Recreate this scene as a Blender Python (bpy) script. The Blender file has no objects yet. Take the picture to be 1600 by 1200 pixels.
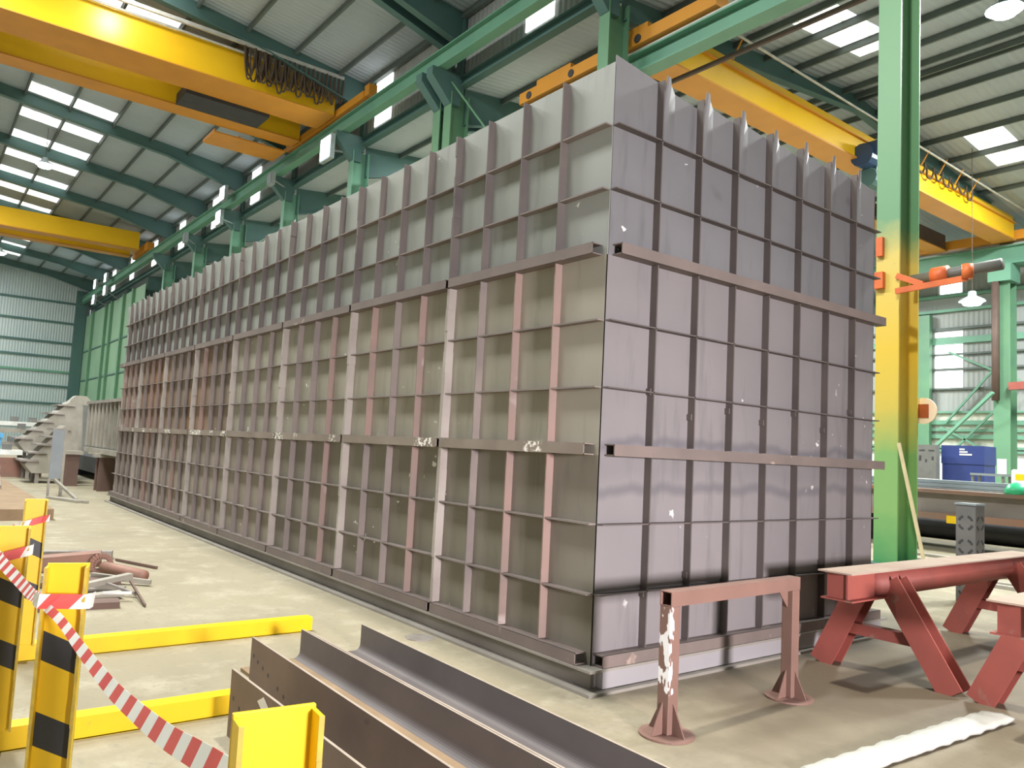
import bpy, math, random
from mathutils import Vector, Matrix
random.seed(7)
S = bpy.context.scene
COL = S.collection

# ------------------------------------------------------------------ camera
cam_d = bpy.data.cameras.new('camera')
cam = bpy.data.objects.new('camera', cam_d)
COL.objects.link(cam)
cam.location = (4.1302, -4.0226, 1.6699)
cam.rotation_euler = (1.65625, -0.050533, 0.909573)
cam_d.sensor_width = 36.0
cam_d.lens = 1219.13 / 1600 * 36.0
cam_d.clip_end = 400
cam_d.clip_start = 0.05
S.camera = cam

# ------------------------------------------------------------------ world, exposure
S.view_settings.view_transform = 'Standard'
S.view_settings.look = 'None'
S.view_settings.gamma = 1.0
S.view_settings.exposure = -0.3
S.view_settings.use_curve_mapping = False
S.cycles.use_denoising = True
S.cycles.max_bounces = 8
S.cycles.diffuse_bounces = 4
S.cycles.sample_clamp_indirect = 6.0
W = bpy.data.worlds.new('daylight')
S.world = W
W.use_nodes = True
W.node_tree.nodes['Background'].inputs[0].default_value = (0.86, 0.95, 1.0, 1)
W.node_tree.nodes['Background'].inputs[1].default_value = 0.9

def area_light(name, loc, target, sx, sy, power, col=(1, 1, 1), spread=180):
    d = bpy.data.lights.new(name, 'AREA')
    d.shape = 'RECTANGLE'; d.size = sx; d.size_y = sy
    d.energy = power; d.color = col; d.spread = math.radians(spread)
    o = bpy.data.objects.new(name, d); COL.objects.link(o)
    o.location = loc
    o.rotation_euler = (Vector(target) - Vector(loc)).to_track_quat('-Z', 'Y').to_euler()
    return o

# daylight through the open gable door behind the photographer
area_light('gable_door_daylight', (13.0, -2.9, 2.5), (0, 0.5, 0.9), 1.3, 1.3, 490, (1.0, 0.93, 0.97), 60)
# fill lights added high under the ridge to brighten tank side and hall
for i, x in enumerate((-5, -14, -21, -41, -53, -67, -80)):
    area_light('ridge_fill', (x, -5.2, 16.9), (x, -4.2, 0), 4.0, 2.4, 2900, (0.98, 1.0, 0.97))
# lamp shining on the side of the near crane
area_light('crane_side_lamp', (-23.9, 0.7, 17.2), (-26.15, 0.7, 16.1), 0.6, 0.6, 110, (1.0, 0.98, 0.9))
# one high lamp above the brown frame
area_light('frame_lamp', (-0.6, 0.75, 15.6), (0.9, 0.5, 0), 0.6, 0.6, 2600, (1.0, 0.98, 0.90))
# daylight through the roof lights of the right bay
for x, y, z in ((1.5, 17.6, 14.8), (-4.5, 29.5, 14.5), (-20.0, 17.6, 14.8), (-22, 29.5, 14.5), (-34.0, 20, 14.8)):
    area_light('bay_daylight', (x, y, z), (x, y, 0), 1.4, 4.0, 5400, (0.97, 1.0, 0.97))

# ------------------------------------------------------------------ materials
def new_mat(name):
    m = bpy.data.materials.new(name); m.use_nodes = True
    return m, m.node_tree, m.node_tree.nodes['Principled BSDF']

def c4(c): return (c[0], c[1], c[2], 1)

class NG:
    """small helper to wire nodes"""
    def __init__(self, nt): self.nt = nt
    def n(self, t, **kw):
        x = self.nt.nodes.new(t)
        for k, v in kw.items(): setattr(x, k, v)
        return x
    def l(self, a, b): self.nt.links.new(a, b)
    def coords(self, scale=(1, 1, 1)):
        tc = self.n('ShaderNodeTexCoord'); mp = self.n('ShaderNodeMapping')
        mp.inputs['Scale'].default_value = scale
        self.l(tc.outputs['Object'], mp.inputs['Vector']); return mp.outputs[0]
    def noise(self, vec, scale, detail=4, rough=.55):
        x = self.n('ShaderNodeTexNoise')
        x.inputs['Scale'].default_value = scale; x.inputs['Detail'].default_value = detail
        x.inputs['Roughness'].default_value = rough
        self.l(vec, x.inputs['Vector']); return x.outputs[0]
    def ramp(self, fac, a, b, ca=(0, 0, 0), cb=(1, 1, 1)):
        r = self.n('ShaderNodeValToRGB')
        r.color_ramp.elements[0].position = a; r.color_ramp.elements[1].position = b
        r.color_ramp.elements[0].color = c4(ca); r.color_ramp.elements[1].color = c4(cb)
        self.l(fac, r.inputs[0]); return r.outputs[0]
    def lin(self, fac, a, b, va=0.0, vb=1.0):
        m = self.n('ShaderNodeMapRange'); m.clamp = True
        for k, x in zip((1, 2, 3, 4), (a, b, va, vb)): m.inputs[k].default_value = x
        self.l(fac, m.inputs[0]); return m.outputs[0]
    def mix(self, fac, a, b, mode='MIX'):
        m = self.n('ShaderNodeMix', data_type='RGBA', blend_type=mode)
        for i, v in ((0, fac), (6, a), (7, b)):
            if hasattr(v, 'is_linked'): self.l(v, m.inputs[i])
            elif isinstance(v, (int, float)): m.inputs[i].default_value = v
            else: m.inputs[i].default_value = c4(v)
        return m.outputs[2]
    def math(self, op, a, b=0.0, c=0.0):
        m = self.n('ShaderNodeMath', operation=op)
        for i, v in enumerate((a, b, c)):
            if hasattr(v, 'is_linked'): self.l(v, m.inputs[i])
            else: m.inputs[i].default_value = v
        return m.outputs[0]
    def xyz(self, vec):
        s = self.n('ShaderNodeSeparateXYZ'); self.l(vec, s.inputs[0]); return s.outputs
    def bump(self, bsdf, h, strength=.2, dist=.01):
        b = self.n('ShaderNodeBump'); b.inputs['Strength'].default_value = strength
        b.inputs['Distance'].default_value = dist
        self.l(h, b.inputs['Height']); self.l(b.outputs[0], bsdf.inputs['Normal'])

def paint(name, col, col2=None, scale=3.0, rough=.5, metal=0.0, amount=(.35, .7), stretch=(1, 1, 1), spots=None, spot_at=(.66, .72), spot_scale=9, spec=.4):
    """painted or bare metal: two tones by noise and optional blotches with their own shape"""
    m, nt, b = new_mat(name); g = NG(nt)
    v = g.coords(stretch)
    col2 = col2 or tuple(c * .78 for c in col)
    out = g.mix(g.ramp(g.noise(v, scale), *amount), col, col2)
    if spots:
        out = g.mix(g.ramp(g.noise(v, spot_scale, 3), *spot_at), out, spots)
    g.l(out, b.inputs['Base Color'])
    b.inputs['Roughness'].default_value = rough; b.inputs['Metallic'].default_value = metal
    b.inputs['Specular IOR Level'].default_value = spec
    return m

def emit(name, col, strength):
    m, nt, b = new_mat(name)
    b.inputs['Base Color'].default_value = c4(col)
    b.inputs['Emission Color'].default_value = c4(col)
    b.inputs['Emission Strength'].default_value = strength
    return m

def mat_floor():
    m, nt, b = new_mat('concrete'); g = NG(nt)
    v = g.coords()
    n1 = g.noise(v, .35, 5); n2 = g.noise(v, 2.2, 6, .65); n3 = g.noise(v, 14, 5, .7)
    c = g.mix(g.ramp(n1, .35, .68), (.305, .268, .182), (.240, .208, .138))
    c = g.mix(g.ramp(n2, .50, .66), c, (.36, .322, .232))
    c = g.mix(g.ramp(n3, .54, .70), c, (.235, .21, .152))
    ns = g.noise(g.coords((.9, .35, 1)), 1.3, 5, .7)
    c = g.mix(g.lin(ns, .56, .72, 0, .6), c, (.20, .172, .12))
    # rust dust and welding dirt round the trestles in front of the end of the tank
    x, y, z = g.xyz(v)[:3]
    dx = g.math('SUBTRACT', x, .75); dy = g.math('SUBTRACT', y, 2.5)
    d = g.math('SQRT', g.math('ADD', g.math('MULTIPLY', dx, dx), g.math('MULTIPLY', g.math('MULTIPLY', dy, dy), .16)))
    d = g.math('ADD', d, g.math('MULTIPLY', g.noise(v, 1.6, 5), 1.5))
    c = g.mix(g.lin(d, 1.35, 2.2, .85, 0.0), c, (.092, .064, .037))
    # greyer worn concrete in the crossing before the trestles
    d2 = g.math('ADD', g.math('MULTIPLY', g.math('SUBTRACT', x, 0.2), .8), g.math('MULTIPLY', g.noise(v, .9, 4), 1.2))
    east = g.math('MULTIPLY', g.lin(d2, .5, 1.4), g.lin(g.math('ADD', y, g.noise(v, 1.1, 3)), -.2, .7))
    c = g.mix(g.math('MULTIPLY', east, .55), c, (.135, .104, .062))
    g.l(c, b.inputs['Base Color'])
    b.inputs['Roughness'].default_value = .72
    g.bump(b, n3, .12, .01)
    return m

def mat_plate(name, base, second, stain, heat=False, rust=None):
    m, nt, b = new_mat(name); g = NG(nt)
    v = g.coords(); vs = g.coords((2.2, 2.2, .35))
    c = g.mix(g.ramp(g.noise(v, .55, 4), .35, .68), base, second)
    c = g.mix(g.ramp(g.noise(vs, 3.2, 4), .55, .8), c, tuple(k * .8 for k in second))
    if rust:
        c = g.mix(g.ramp(g.noise(v, .42, 4), .42, .66), c, rust)
    c = g.mix(g.ramp(g.noise(v, 1.1, 3), .69, .74), c, stain)
    c = g.mix(g.math('MULTIPLY', g.ramp(g.noise(v, 9.0, 2), .70, .74), g.ramp(g.noise(v, 1.3, 1), .57, .60)), c, (.72, .71, .68))
    if heat:   # blue-grey tempering lines left by the welding of the middle rail
        x, y, z = g.xyz(v)[:3]
        wob = g.math('MULTIPLY', g.math('SUBTRACT', g.noise(g.coords((0, 1, .15)), 1.7, 3), .5), .26)
        for zc, wd, k in ((1.80, .035, .55), (1.44, .04, .6), (1.62, .11, .25)):
            e = g.math('ABSOLUTE', g.math('SUBTRACT', g.math('ADD', z, wob), zc))
            c = g.mix(g.ramp(e, wd * .3, wd * 1.6, (k, k, k), (0, 0, 0)), c, (.115, .112, .125))
        c = g.mix(g.ramp(g.noise(v, 2.6, 3), .72, .76), c, (.25, .12, .09))
    g.l(c, b.inputs['Base Color'])
    b.inputs['Roughness'].default_value = .5; b.inputs['Metallic'].default_value = .15
    b.inputs['Specular IOR Level'].default_value = .3
    g.bump(b, g.noise(v, 1.2, 2), .12, .05)
    return m

def mat_rail():
    """brown channel rail with blotches of white chalk lettering"""
    m, nt, b = new_mat('chalked_rail'); g = NG(nt)
    v = g.coords()
    c = g.mix(g.ramp(g.noise(v, 2.0), .35, .7), (.235, .195, .16), (.17, .135, .11))
    far = g.ramp(g.noise(g.coords((1, 1, .01)), 1.55, 1), .56, .58)
    fine = g.ramp(g.noise(g.coords((1.6, 1, 2.2)), 13, 3), .50, .56)
    c = g.mix(g.math('MULTIPLY', far, fine), c, (.78, .74, .68))
    g.l(c, b.inputs['Base Color']); b.inputs['Roughness'].default_value = .6
    return m

def mat_stripe():
    """yellow guard paint with two slanting black bands"""
    m, nt, b = new_mat('hazard_yellow'); g = NG(nt)
    v = g.coords(); x, y, z = g.xyz(v)[:3]
    t = g.math('ADD', z, g.math('MULTIPLY', y, .5))
    yl = g.mix(g.ramp(g.noise(v, 9, 4), .68, .74), (.86, .57, .004), (.60, .40, .03))
    for lo, hi in ((.755, .865), (.44, .565)):
        a = g.math('MULTIPLY', g.math('GREATER_THAN', t, lo), g.math('LESS_THAN', t, hi))
        yl = g.mix(a, yl, (.022, .024, .03))
    g.l(yl, b.inputs['Base Color']); b.inputs['Roughness'].default_value = .42
    return m

def mat_column_banded():
    """green column with worn yellow paint over its middle"""
    m, nt, b = new_mat('banded_column_paint'); g = NG(nt)
    v = g.coords(); x, y, z = g.xyz(v)[:3]
    zz = g.math('ADD', z, g.math('MULTIPLY', g.math('SUBTRACT', g.noise(v, 1.6, 4), .5), .8))
    r = g.n('ShaderNodeValToRGB'); el = r.color_ramp.elements
    gr = (.14, .30, .16); gl = (.20, .38, .13)
    pts = [(0.0, (.06, .26, .10)), (.10, gl), (.21, gl), (.30, (.55, .44, .08)), (.42, (.68, .47, .05)), (.60, (.62, .49, .13)), (.67, gr), (1.0, (.15, .31, .17))]
    el[0].position, el[0].color = pts[0][0], c4(pts[0][1])
    el[1].position, el[1].color = pts[-1][0], c4(pts[-1][1])
    for p, c in pts[1:-1]:
        e = el.new(p); e.color = c4(c)
    g.l(g.math('DIVIDE', zz, 9.2), r.inputs[0])
    rust = g.ramp(g.noise(v, 2.3, 3), .70, .74)
    low = g.lin(z, 5.6, 6.2, 1.0, 0.0)
    c = g.mix(g.math('MULTIPLY', rust, low), r.outputs[0], (.30, .13, .06))
    g.l(c, b.inputs['Base Color']); b.inputs['Roughness'].default_value = .45
    return m

def mat_sheet(name, col, col2, per_m=5.0, axis='X', girt=None):
    m, nt, b = new_mat(name); g = NG(nt)
    v = g.coords()
    w = g.n('ShaderNodeTexWave', wave_type='BANDS', bands_direction=axis)
    w.inputs['Scale'].default_value = per_m * .314
    g.l(v, w.inputs['Vector'])
    c = g.mix(g.ramp(g.noise(v, .3, 3), .35, .7), col, col2)
    g.l(c, b.inputs['Base Color']); b.inputs['Roughness'].default_value = .65
    g.bump(b, w.outputs[1], .5, .05)
    return m

def mat_skylight():
    """grimy translucent roof sheet lit by the sky"""
    m, nt, b = new_mat('roof_light_sheet'); g = NG(nt)
    v = g.coords((3.0, .6, 1))
    f = g.ramp(g.noise(v, 2.2, 3), .50, .70, (1.0, 1.0, 1.0), (.26, .26, .23))
    b.inputs['Base Color'].default_value = (.8, .8, .8, 1)
    g.l(f, b.inputs['Emission Color']); b.inputs['Emission Strength'].default_value = 2.0
    return m

M = {}
M['floor'] = mat_floor()
M['end_plate'] = mat_plate('end_plate_steel', (.245, .222, .222), (.205, .19, .192), (.15, .135, .135), heat=True)
M['end_top'] = mat_plate('end_top_steel', (.215, .21, .213), (.172, .17, .176), (.135, .13, .132))
M['plate_grey'] = mat_plate('grey_mill_steel', (.33, .34, .315), (.275, .285, .265), (.19, .19, .18))
M['plate_olive'] = mat_plate('olive_mill_steel', (.37, .345, .285), (.31, .285, .235), (.19, .18, .155))
M['plate_dim'] = mat_plate('dim_mill_steel', (.235, .215, .175), (.195, .175, .145), (.12, .115, .10))
M['plate_brown'] = mat_plate('brown_mill_steel', (.34, .295, .25), (.28, .24, .20), (.18, .155, .14))
M['plate_rust'] = mat_plate('rusty_mill_steel', (.25, .20, .16), (.205, .16, .13), (.14, .12, .115), rust=(.28, .155, .075))
M['stiff'] = paint('stiffener_steel', (.21, .175, .155), (.15, .125, .115), 1.6, .6)
M['stiff_shade_dark'] = paint('shade_dark_stiffener_steel', (.12, .10, .09), (.085, .072, .068), 1.6, .6)  # darker colour carries the shade of the top tier; end wall flats share it
M['stiff_red'] = paint('reddish_stiffener_steel', (.255, .17, .145), (.185, .145, .125), 1.3, .6, spots=(.34, .29, .26), spot_at=(.6, .68), spot_scale=2)
M['stiff_pale'] = paint('pale_joint_flange_steel', (.36, .325, .29), (.27, .235, .21), 1.5, .6)
M['rail'] = mat_rail()
M['rail_plain'] = paint('brown_rail_steel', (.175, .138, .122), (.135, .108, .098), 2.2, .6, spots=(.36, .27, .22), spot_scale=4)
M['base'] = paint('base_skid_steel', (.27, .25, .215), (.20, .18, .155), 1.4, .6)
M['base_pale'] = paint('pale_base_plate_steel', (.30, .285, .29), (.26, .245, .25), 1.4, .55)
M['green'] = paint('green_steel_paint', (.16, .36, .25), (.14, .31, .225), .8, .45)
M['green_pale'] = paint('pale_green_steel_paint', (.135, .285, .165), (.11, .24, .15), .8, .45)
M['green_dark'] = paint('dark_green_steel_paint', (.085, .17, .155), (.07, .145, .14), .6, .5)
M['banded'] = mat_column_banded()
M['purlin'] = paint('purlin_steel', (.12, .15, .14), None, 1, .6)
M['roof'] = mat_sheet('roof_sheeting', (.42, .49, .54), (.365, .43, .48), 4, 'X')
M['clad'] = mat_sheet('grey_wall_sheeting', (.36, .38, .37), (.30, .325, .32), 4, 'X')
M['clad_end'] = mat_sheet('end_wall_sheeting', (.50, .58, .58), (.44, .52, .54), 4, 'Y')
M['clad_green'] = mat_sheet('green_wall_sheeting', (.24, .40, .25), (.20, .34, .23), 3, 'X')
M['clad_cream'] = mat_sheet('cream_wall_sheeting', (.62, .62, .52), (.52, .54, .46), 3, 'X')
M['white_wall'] = paint('white_wall_paint', (.72, .73, .72), (.64, .66, .66), .5, .6)
M['skylight'] = mat_skylight()
M['window'] = emit('daylit_glazing', (1, 1, 1), 3.2)
M['lamp_glow'] = emit('lamp_glow', (.93, .98, 1.0), 30)
M['flood_glow'] = emit('floodlight_glow', (.86, .95, 1.0), 9)
M['lamp_body'] = paint('lamp_housing', (.35, .42, .43), None, 2, .5)
M['crane_yellow'] = paint('crane_yellow_paint', (.88, .53, .012), (.82, .48, .012), .6, .33, spec=.5)
M['crane_orange'] = paint('crane_orange_paint', (.66, .285, .03), (.58, .25, .03), .8, .45)
M['steel_light'] = paint('bright_rail_steel', (.62, .62, .58), (.48, .48, .45), 3, .4, .3)
M['cable'] = paint('cable_rubber', (.085, .058, .04), None, 3, .7)
M['dark'] = paint('dark_machine_paint', (.05, .05, .055), None, 3, .6)
M['blue'] = paint('blue_machine_paint', (.035, .06, .24), (.03, .05, .19), 1.2, .45)
M['hoist_blue'] = paint('hoist_blue_paint', (.035, .075, .16), (.03, .06, .12), 1.2, .4)
M['sky_blue'] = paint('light_blue_plastic', (.10, .38, .68), (.09, .33, .60), 2, .5)
M['hazard'] = mat_stripe()
M['yellow'] = paint('yellow_guard_paint', (.86, .57, .004), (.78, .50, .006), 2.2, .42, spots=(.52, .36, .05), spot_at=(.70, .75), spot_scale=10)
M['chipped'] = paint('chipped_yellow_edge', (.66, .47, .05), (.40, .29, .08), 14, .6)
M['red'] = paint('red_primer', (.33, .085, .066), (.25, .07, .055), 2.4, .6, spots=(.26, .15, .11), spot_scale=5)
M['red_dusty'] = paint('dusty_red_primer_top', (.42, .33, .26), (.36, .25, .20), 3, .8)
M['barrier'] = paint('pinkish_brown_primer', (.205, .115, .09), (.165, .095, .075), 2.5, .6)
M['barrier_leg'] = paint('chalk_smeared_primer', (.205, .115, .09), (.165, .095, .075), 2.5, .6, spots=(.80, .78, .76), spot_at=(.60, .625), spot_scale=13, stretch=(1, 1, .45))
M['angle_rust'] = paint('rusted_angle_steel', (.205, .145, .115), (.155, .11, .09), 2.2, .62, spots=(.12, .085, .075), spot_scale=5)
M['angle_dark'] = paint('dark_angle_steel', (.135, .115, .112), (.105, .09, .09), 1.6, .6)
M['foot_rust'] = paint('light_rust_scale', (.30, .205, .12), (.22, .15, .085), 3, .75)
M['edge_pale'] = paint('ground_steel_edge', (.40, .33, .27), (.32, .26, .21), 6, .6)
M['white_sheet'] = paint('white_plastic_sheet', (.52, .52, .47), (.43, .43, .39), 5, .5)
M['tape_red'] = paint('tape_red', (.74, .10, .09), (.62, .075, .075), 6, .4)
M['tape_white'] = paint('tape_white', (.88, .86, .82), (.80, .78, .74), 6, .4)
M['scrap'] = paint('scrap_steel', (.34, .31, .28), (.22, .19, .17), 5, .55, .2)
M['scrap_red'] = paint('rusty_scrap', (.30, .15, .11), (.22, .13, .10), 5, .6)
M['brown'] = paint('brown_primer_and_shade', (.155, .095, .075), (.12, .075, .06), 2, .65)  # brown parts, and the shade coloured onto the right crane's rear girder
M['brown_beam'] = paint('brown_primed_beam', (.26, .13, .085), (.21, .16, .13), 1.0, .6)
M['grey_beam'] = paint('grey_beam_web', (.24, .215, .20), (.19, .165, .15), 1.2, .6)
M['galv'] = paint('galvanised_plate', (.30, .34, .36), (.23, .27, .29), 2, .4, .3)
M['grey'] = paint('grey_machine_paint', (.17, .172, .16), (.135, .137, .13), 3, .5)
M['perf'] = paint('grey_cast_steel', (.145, .14, .135), (.11, .108, .105), 3, .55)
M['timber'] = paint('pale_timber', (.58, .50, .30), (.48, .40, .24), 5, .7)
M['pale_steel'] = paint('pale_dusty_steel', (.36, .335, .285), (.26, .24, .20), 2, .6)
M['panel_grey'] = paint('blue_grey_panel', (.26, .29, .31), (.22, .24, .26), 2, .5)
M['white'] = paint('white_enamel', (.82, .82, .78), None, 3, .5)
M['orange_red'] = paint('orange_red_paint', (.70, .16, .045), (.55, .12, .04), 4, .5)
M['sign_rim'] = paint('pale_sign_enamel', (.90, .68, .50), (.88, .74, .60), 4, .5)
M['sign_bar'] = paint('brick_red_enamel', (.42, .10, .03), None, 4, .5)
M['green_dome'] = paint('green_plastic', (.03, .45, .20), (.05, .52, .26), 3, .3)
M['rust_pipe'] = paint('brown_down_pipe', (.13, .085, .07), (.10, .07, .06), 2, .6)

# ------------------------------------------------------------------ mesh building
class MB:
    """collects shapes of one mesh; material slots by index"""
    def __init__(self, off=(0, 0, 0)):
        self.v = []; self.f = []; self.mi = []; self.off = Vector(off)
    def poly(self, pts, faces, mi=0):
        n = len(self.v)
        self.v += [Vector(p) - self.off for p in pts]
        for f in faces:
            self.f.append([n + i for i in f]); self.mi.append(mi)
        return self
    def box(self, a, b, mi=0):
        x0, x1 = sorted((a[0], b[0])); y0, y1 = sorted((a[1], b[1])); z0, z1 = sorted((a[2], b[2]))
        p = [(x0, y0, z0), (x1, y0, z0), (x1, y1, z0), (x0, y1, z0), (x0, y0, z1), (x1, y0, z1), (x1, y1, z1), (x0, y1, z1)]
        return self.poly(p, [(0, 3, 2, 1), (4, 5, 6, 7), (0, 1, 5, 4), (1, 2, 6, 5), (2, 3, 7, 6), (3, 0, 4, 7)], mi)
    def bar(self, p0, p1, w, h, up=(0, 0, 1), mi=0):
        p0 = Vector(p0); p1 = Vector(p1); d = (p1 - p0).normalized()
        s = d.cross(Vector(up))
        if s.length < 1e-4: s = d.cross(Vector((1, 0, 0)))
        s.normalize(); u = s.cross(d)
        q = []
        for c in (p0, p1):
            for a, b in ((-1, -1), (1, -1), (1, 1), (-1, 1)):
                q.append(c + s * (a * w / 2) + u * (b * h / 2))
        return self.poly(q, [(0, 1, 2, 3), (7, 6, 5, 4), (0, 4, 5, 1), (1, 5, 6, 2), (2, 6, 7, 3), (3, 7, 4, 0)], mi)
    def ibeam(self, p0, p1, h, b, tw, tf, up=(0, 0, 1), mi=0):
        p0 = Vector(p0); p1 = Vector(p1); d = (p1 - p0).normalized()
        s = d.cross(Vector(up)).normalized(); u = s.cross(d)
        o = u * (h / 2 - tf / 2)
        self.bar(p0 + o, p1 + o, b, tf, up, mi); self.bar(p0 - o, p1 - o, b, tf, up, mi)
        return self.bar(p0, p1, tw, h - 2 * tf, up, mi)
    def tube(self, pts, r, n=8, mi=0, caps=True):
        pts = [Vector(p) for p in pts]; rings = []
        ref = None
        for i, p in enumerate(pts):
            d = (pts[min(i + 1, len(pts) - 1)] - pts[max(i - 1, 0)]).normalized()
            if ref is None or abs(d.dot(ref)) > .95:
                ref = Vector((0, 0, 1)) if abs(d.z) < .9 else Vector((1, 0, 0))
            s = d.cross(ref).normalized(); u = s.cross(d)
            rings.append([p + s * (r * math.cos(2 * math.pi * k / n)) + u * (r * math.sin(2 * math.pi * k / n)) for k in range(n)])
        q = [v for ring in rings for v in ring]; fs = []
        for i in range(len(pts) - 1):
            for k in range(n):
                a = i * n + k; b = i * n + (k + 1) % n
                fs.append((a, b, b + n, a + n))
        if caps:
            fs.append(tuple(range(n - 1, -1, -1))); fs.append(tuple((len(pts) - 1) * n + k for k in range(n)))
        return self.poly(q, fs, mi)
    def prism(self, poly, axis, a, b, mi=0):
        """poly: 2-D points in the two other axes (x,y,z order), extruded along axis from a to b"""
        def P(q, t):
            l = list(q); l.insert(axis, t); return tuple(l)
        n = len(poly)
        pts = [P(q, a) for q in poly] + [P(q, b) for q in poly]
        fs = [tuple(range(n - 1, -1, -1)), tuple(range(n, 2 * n))]
        fs += [(i, (i + 1) % n, (i + 1) % n + n, i + n) for i in range(n)]
        return self.poly(pts, fs, mi)
    def grid(self, fn, nu, nv, thick, mi=0):
        """curved plate: fn(u,v)->point, thick: offset vector to the back"""
        t = Vector(thick); A = []; 
        for j in range(nv + 1):
            for i in range(nu + 1): A.append(Vector(fn(i / nu, j / nv)))
        n = len(A); q = A + [p + t for p in A]; w = nu + 1; fs = []
        for j in range(nv):
            for i in range(nu):
                a = j * w + i
                fs.append((a, a + 1, a + 1 + w, a + w)); fs.append((n + a, n + a + w, n + a + 1 + w, n + a + 1))
        for i in range(nu):
            fs.append((i, n + i, n + i + 1, i + 1)); k = nv * w + i; fs.append((k, k + 1, n + k + 1, n + k))
        for j in range(nv):
            a = j * w; fs.append((a, a + w, n + a + w, n + a)); k = a + nu; fs.append((k, n + k, n + k + w, k + w))
        return self.poly(q, fs, mi)
    def build(self, name, mats, parent=None, smooth=False, bevel=0):
        me = bpy.data.meshes.new(name)
        me.from_pydata([tuple(p) for p in self.v], [], self.f)
        if not isinstance(mats, (list, tuple)): mats = [mats]
        for m in mats: me.materials.append(M[m] if isinstance(m, str) else m)
        me.polygons.foreach_set('material_index', self.mi)
        if smooth: me.polygons.foreach_set('use_smooth', [True] * len(self.f))
        import bmesh
        bm = bmesh.new(); bm.from_mesh(me)
        bmesh.ops.recalc_face_normals(bm, faces=bm.faces); bm.to_mesh(me); bm.free()
        me.update()
        o = bpy.data.objects.new(name, me); COL.objects.link(o)
        if parent is not None: o.parent = parent
        if bevel:
            bv = o.modifiers.new('edge', 'BEVEL'); bv.width = bevel; bv.segments = 2; bv.limit_method = 'ANGLE'
        return o

def tag(o, label, cat, group=None, kind=None):
    o['label'] = label; o['category'] = cat
    if group: o['group'] = group
    if kind: o['kind'] = kind
    return o
def thing(name, loc, label, cat, group=None, rz=0.0, kind='thing'):
    o = bpy.data.objects.new(name, None); COL.objects.link(o)
    o.location = loc; o.rotation_euler = (0, 0, rz); o.empty_display_size = .2
    return tag(o, label, cat, group, kind)
def struct(o):
    o['kind'] = 'structure'; return o
def recentre(o):
    """move a single-mesh thing's origin to the middle of its base"""
    vs = o.data.vertices
    lo = [min(v.co[i] for v in vs) for i in range(3)]; hi = [max(v.co[i] for v in vs) for i in range(3)]
    c = Vector(((lo[0] + hi[0]) / 2, (lo[1] + hi[1]) / 2, lo[2]))
    o.data.transform(Matrix.Translation(-c)); o.location = c
    return o

# ================================================================== SETTING
YC, YE = 10.0, 10.35          # column row between the bays, wall above the low roof
XE = -88.0                    # far end wall
def roof_l(y): return 17.0 + .115 * (10.3 - y) if y > -4 else 17.0 + .115 * 14.3 - .115 * (-4 - y)
def roof_r(y): return 14.3 + .1 * (y - 10.6) if y < 22.8 else 15.52 - .1 * (y - 22.8)

struct(MB().box((XE - 2, -22, -.2), (22, 46, 0)).build('floor', 'floor'))
def sheet(ya, yb, fn, name):
    m = MB()
    m.poly([(XE, ya, fn(ya)), (20, ya, fn(ya)), (20, yb, fn(yb)), (XE, yb, fn(yb)),
            (XE, ya, fn(ya) + .06), (20, ya, fn(ya) + .06), (20, yb, fn(yb) + .06), (XE, yb, fn(yb) + .06)],
           [(0, 3, 2, 1), (4, 5, 6, 7), (0, 1, 5, 4), (1, 2, 6, 5), (2, 3, 7, 6), (3, 0, 4, 7)])
    return struct(m.build(name, 'roof'))
sheet(-4, 10.35, roof_l, 'ceiling'); sheet(-18.5, -4, roof_l, 'ceiling')
sheet(10.36, 22.8, roof_r, 'ceiling'); sheet(22.8, 40.3, roof_r, 'ceiling')
struct(MB().box((XE - .1, -18.5, 0), (XE, 10.3, 19)).build('wall_far', 'clad_end'))
struct(MB().box((XE - .1, 10.36, 0), (XE, 40, 16)).build('wall_far', 'clad_end'))
struct(MB().box((XE, -18.6, 0), (20, -18.5, 16)).build('wall_left', 'clad'))
struct(MB().box((XE, YE, 14.55), (20, YE + .05, 17.06)).build('wall_clerestory', 'clad'))
struct(MB().box((XE, 9.95, 0), (-62, 10.0, 13.4)).build('wall_partition', 'clad_green'))
struct(MB().box((-60, 40.0, 4.9), (20, 40.1, 13.7)).build('wall_right', 'clad'))
struct(MB().box((-60, 40.0, 3.05), (20, 40.1, 4.9)).build('wall_right', 'clad_cream'))
struct(MB().box((-60, 40.0, 0), (20, 40.1, 3.05)).build('wall_right', 'white_wall'))
# gable wall behind the photographer with its open door
g = MB(); g.box((19.9, -18.5, 0), (20, -8, 17)); g.box((19.9, -8, 6), (20, 3, 18)); g.box((19.9, 3, 0), (20, 10.4, 18)); g.box((19.9, 10.4, 0), (20, 40, 15.5))
struct(g.build('wall_gable', 'clad'))

# far wall girts
for z in (1.9, 4.1, 5.9, 7.4, 8.9, 10.4, 12.5, 14.6):
    struct(MB().box((XE, -18, z - .1), (XE + .16, 9.9, z + .1)).build('wall_girt', 'green_dark' if z != 7.4 else 'green'))
struct(MB().box((XE, 8.9, 0), (XE + .5, 9.9, 16)).build('wall_post', 'green_dark'))
# low dado and partition battens
for x in (-65.5, -69, -74, -76.5, -83):
    struct(MB().box((x - .18, 9.72, 0), (x + .18, 9.95, 13.4)).build('wall_post', 'green_pale'))
for z in (3.2, 6.6, 9.6):
    struct(MB().box((XE + 1, 9.86, z - .06), (-62, 9.95, z + .06)).build('wall_girt', 'green_dark'))

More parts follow.
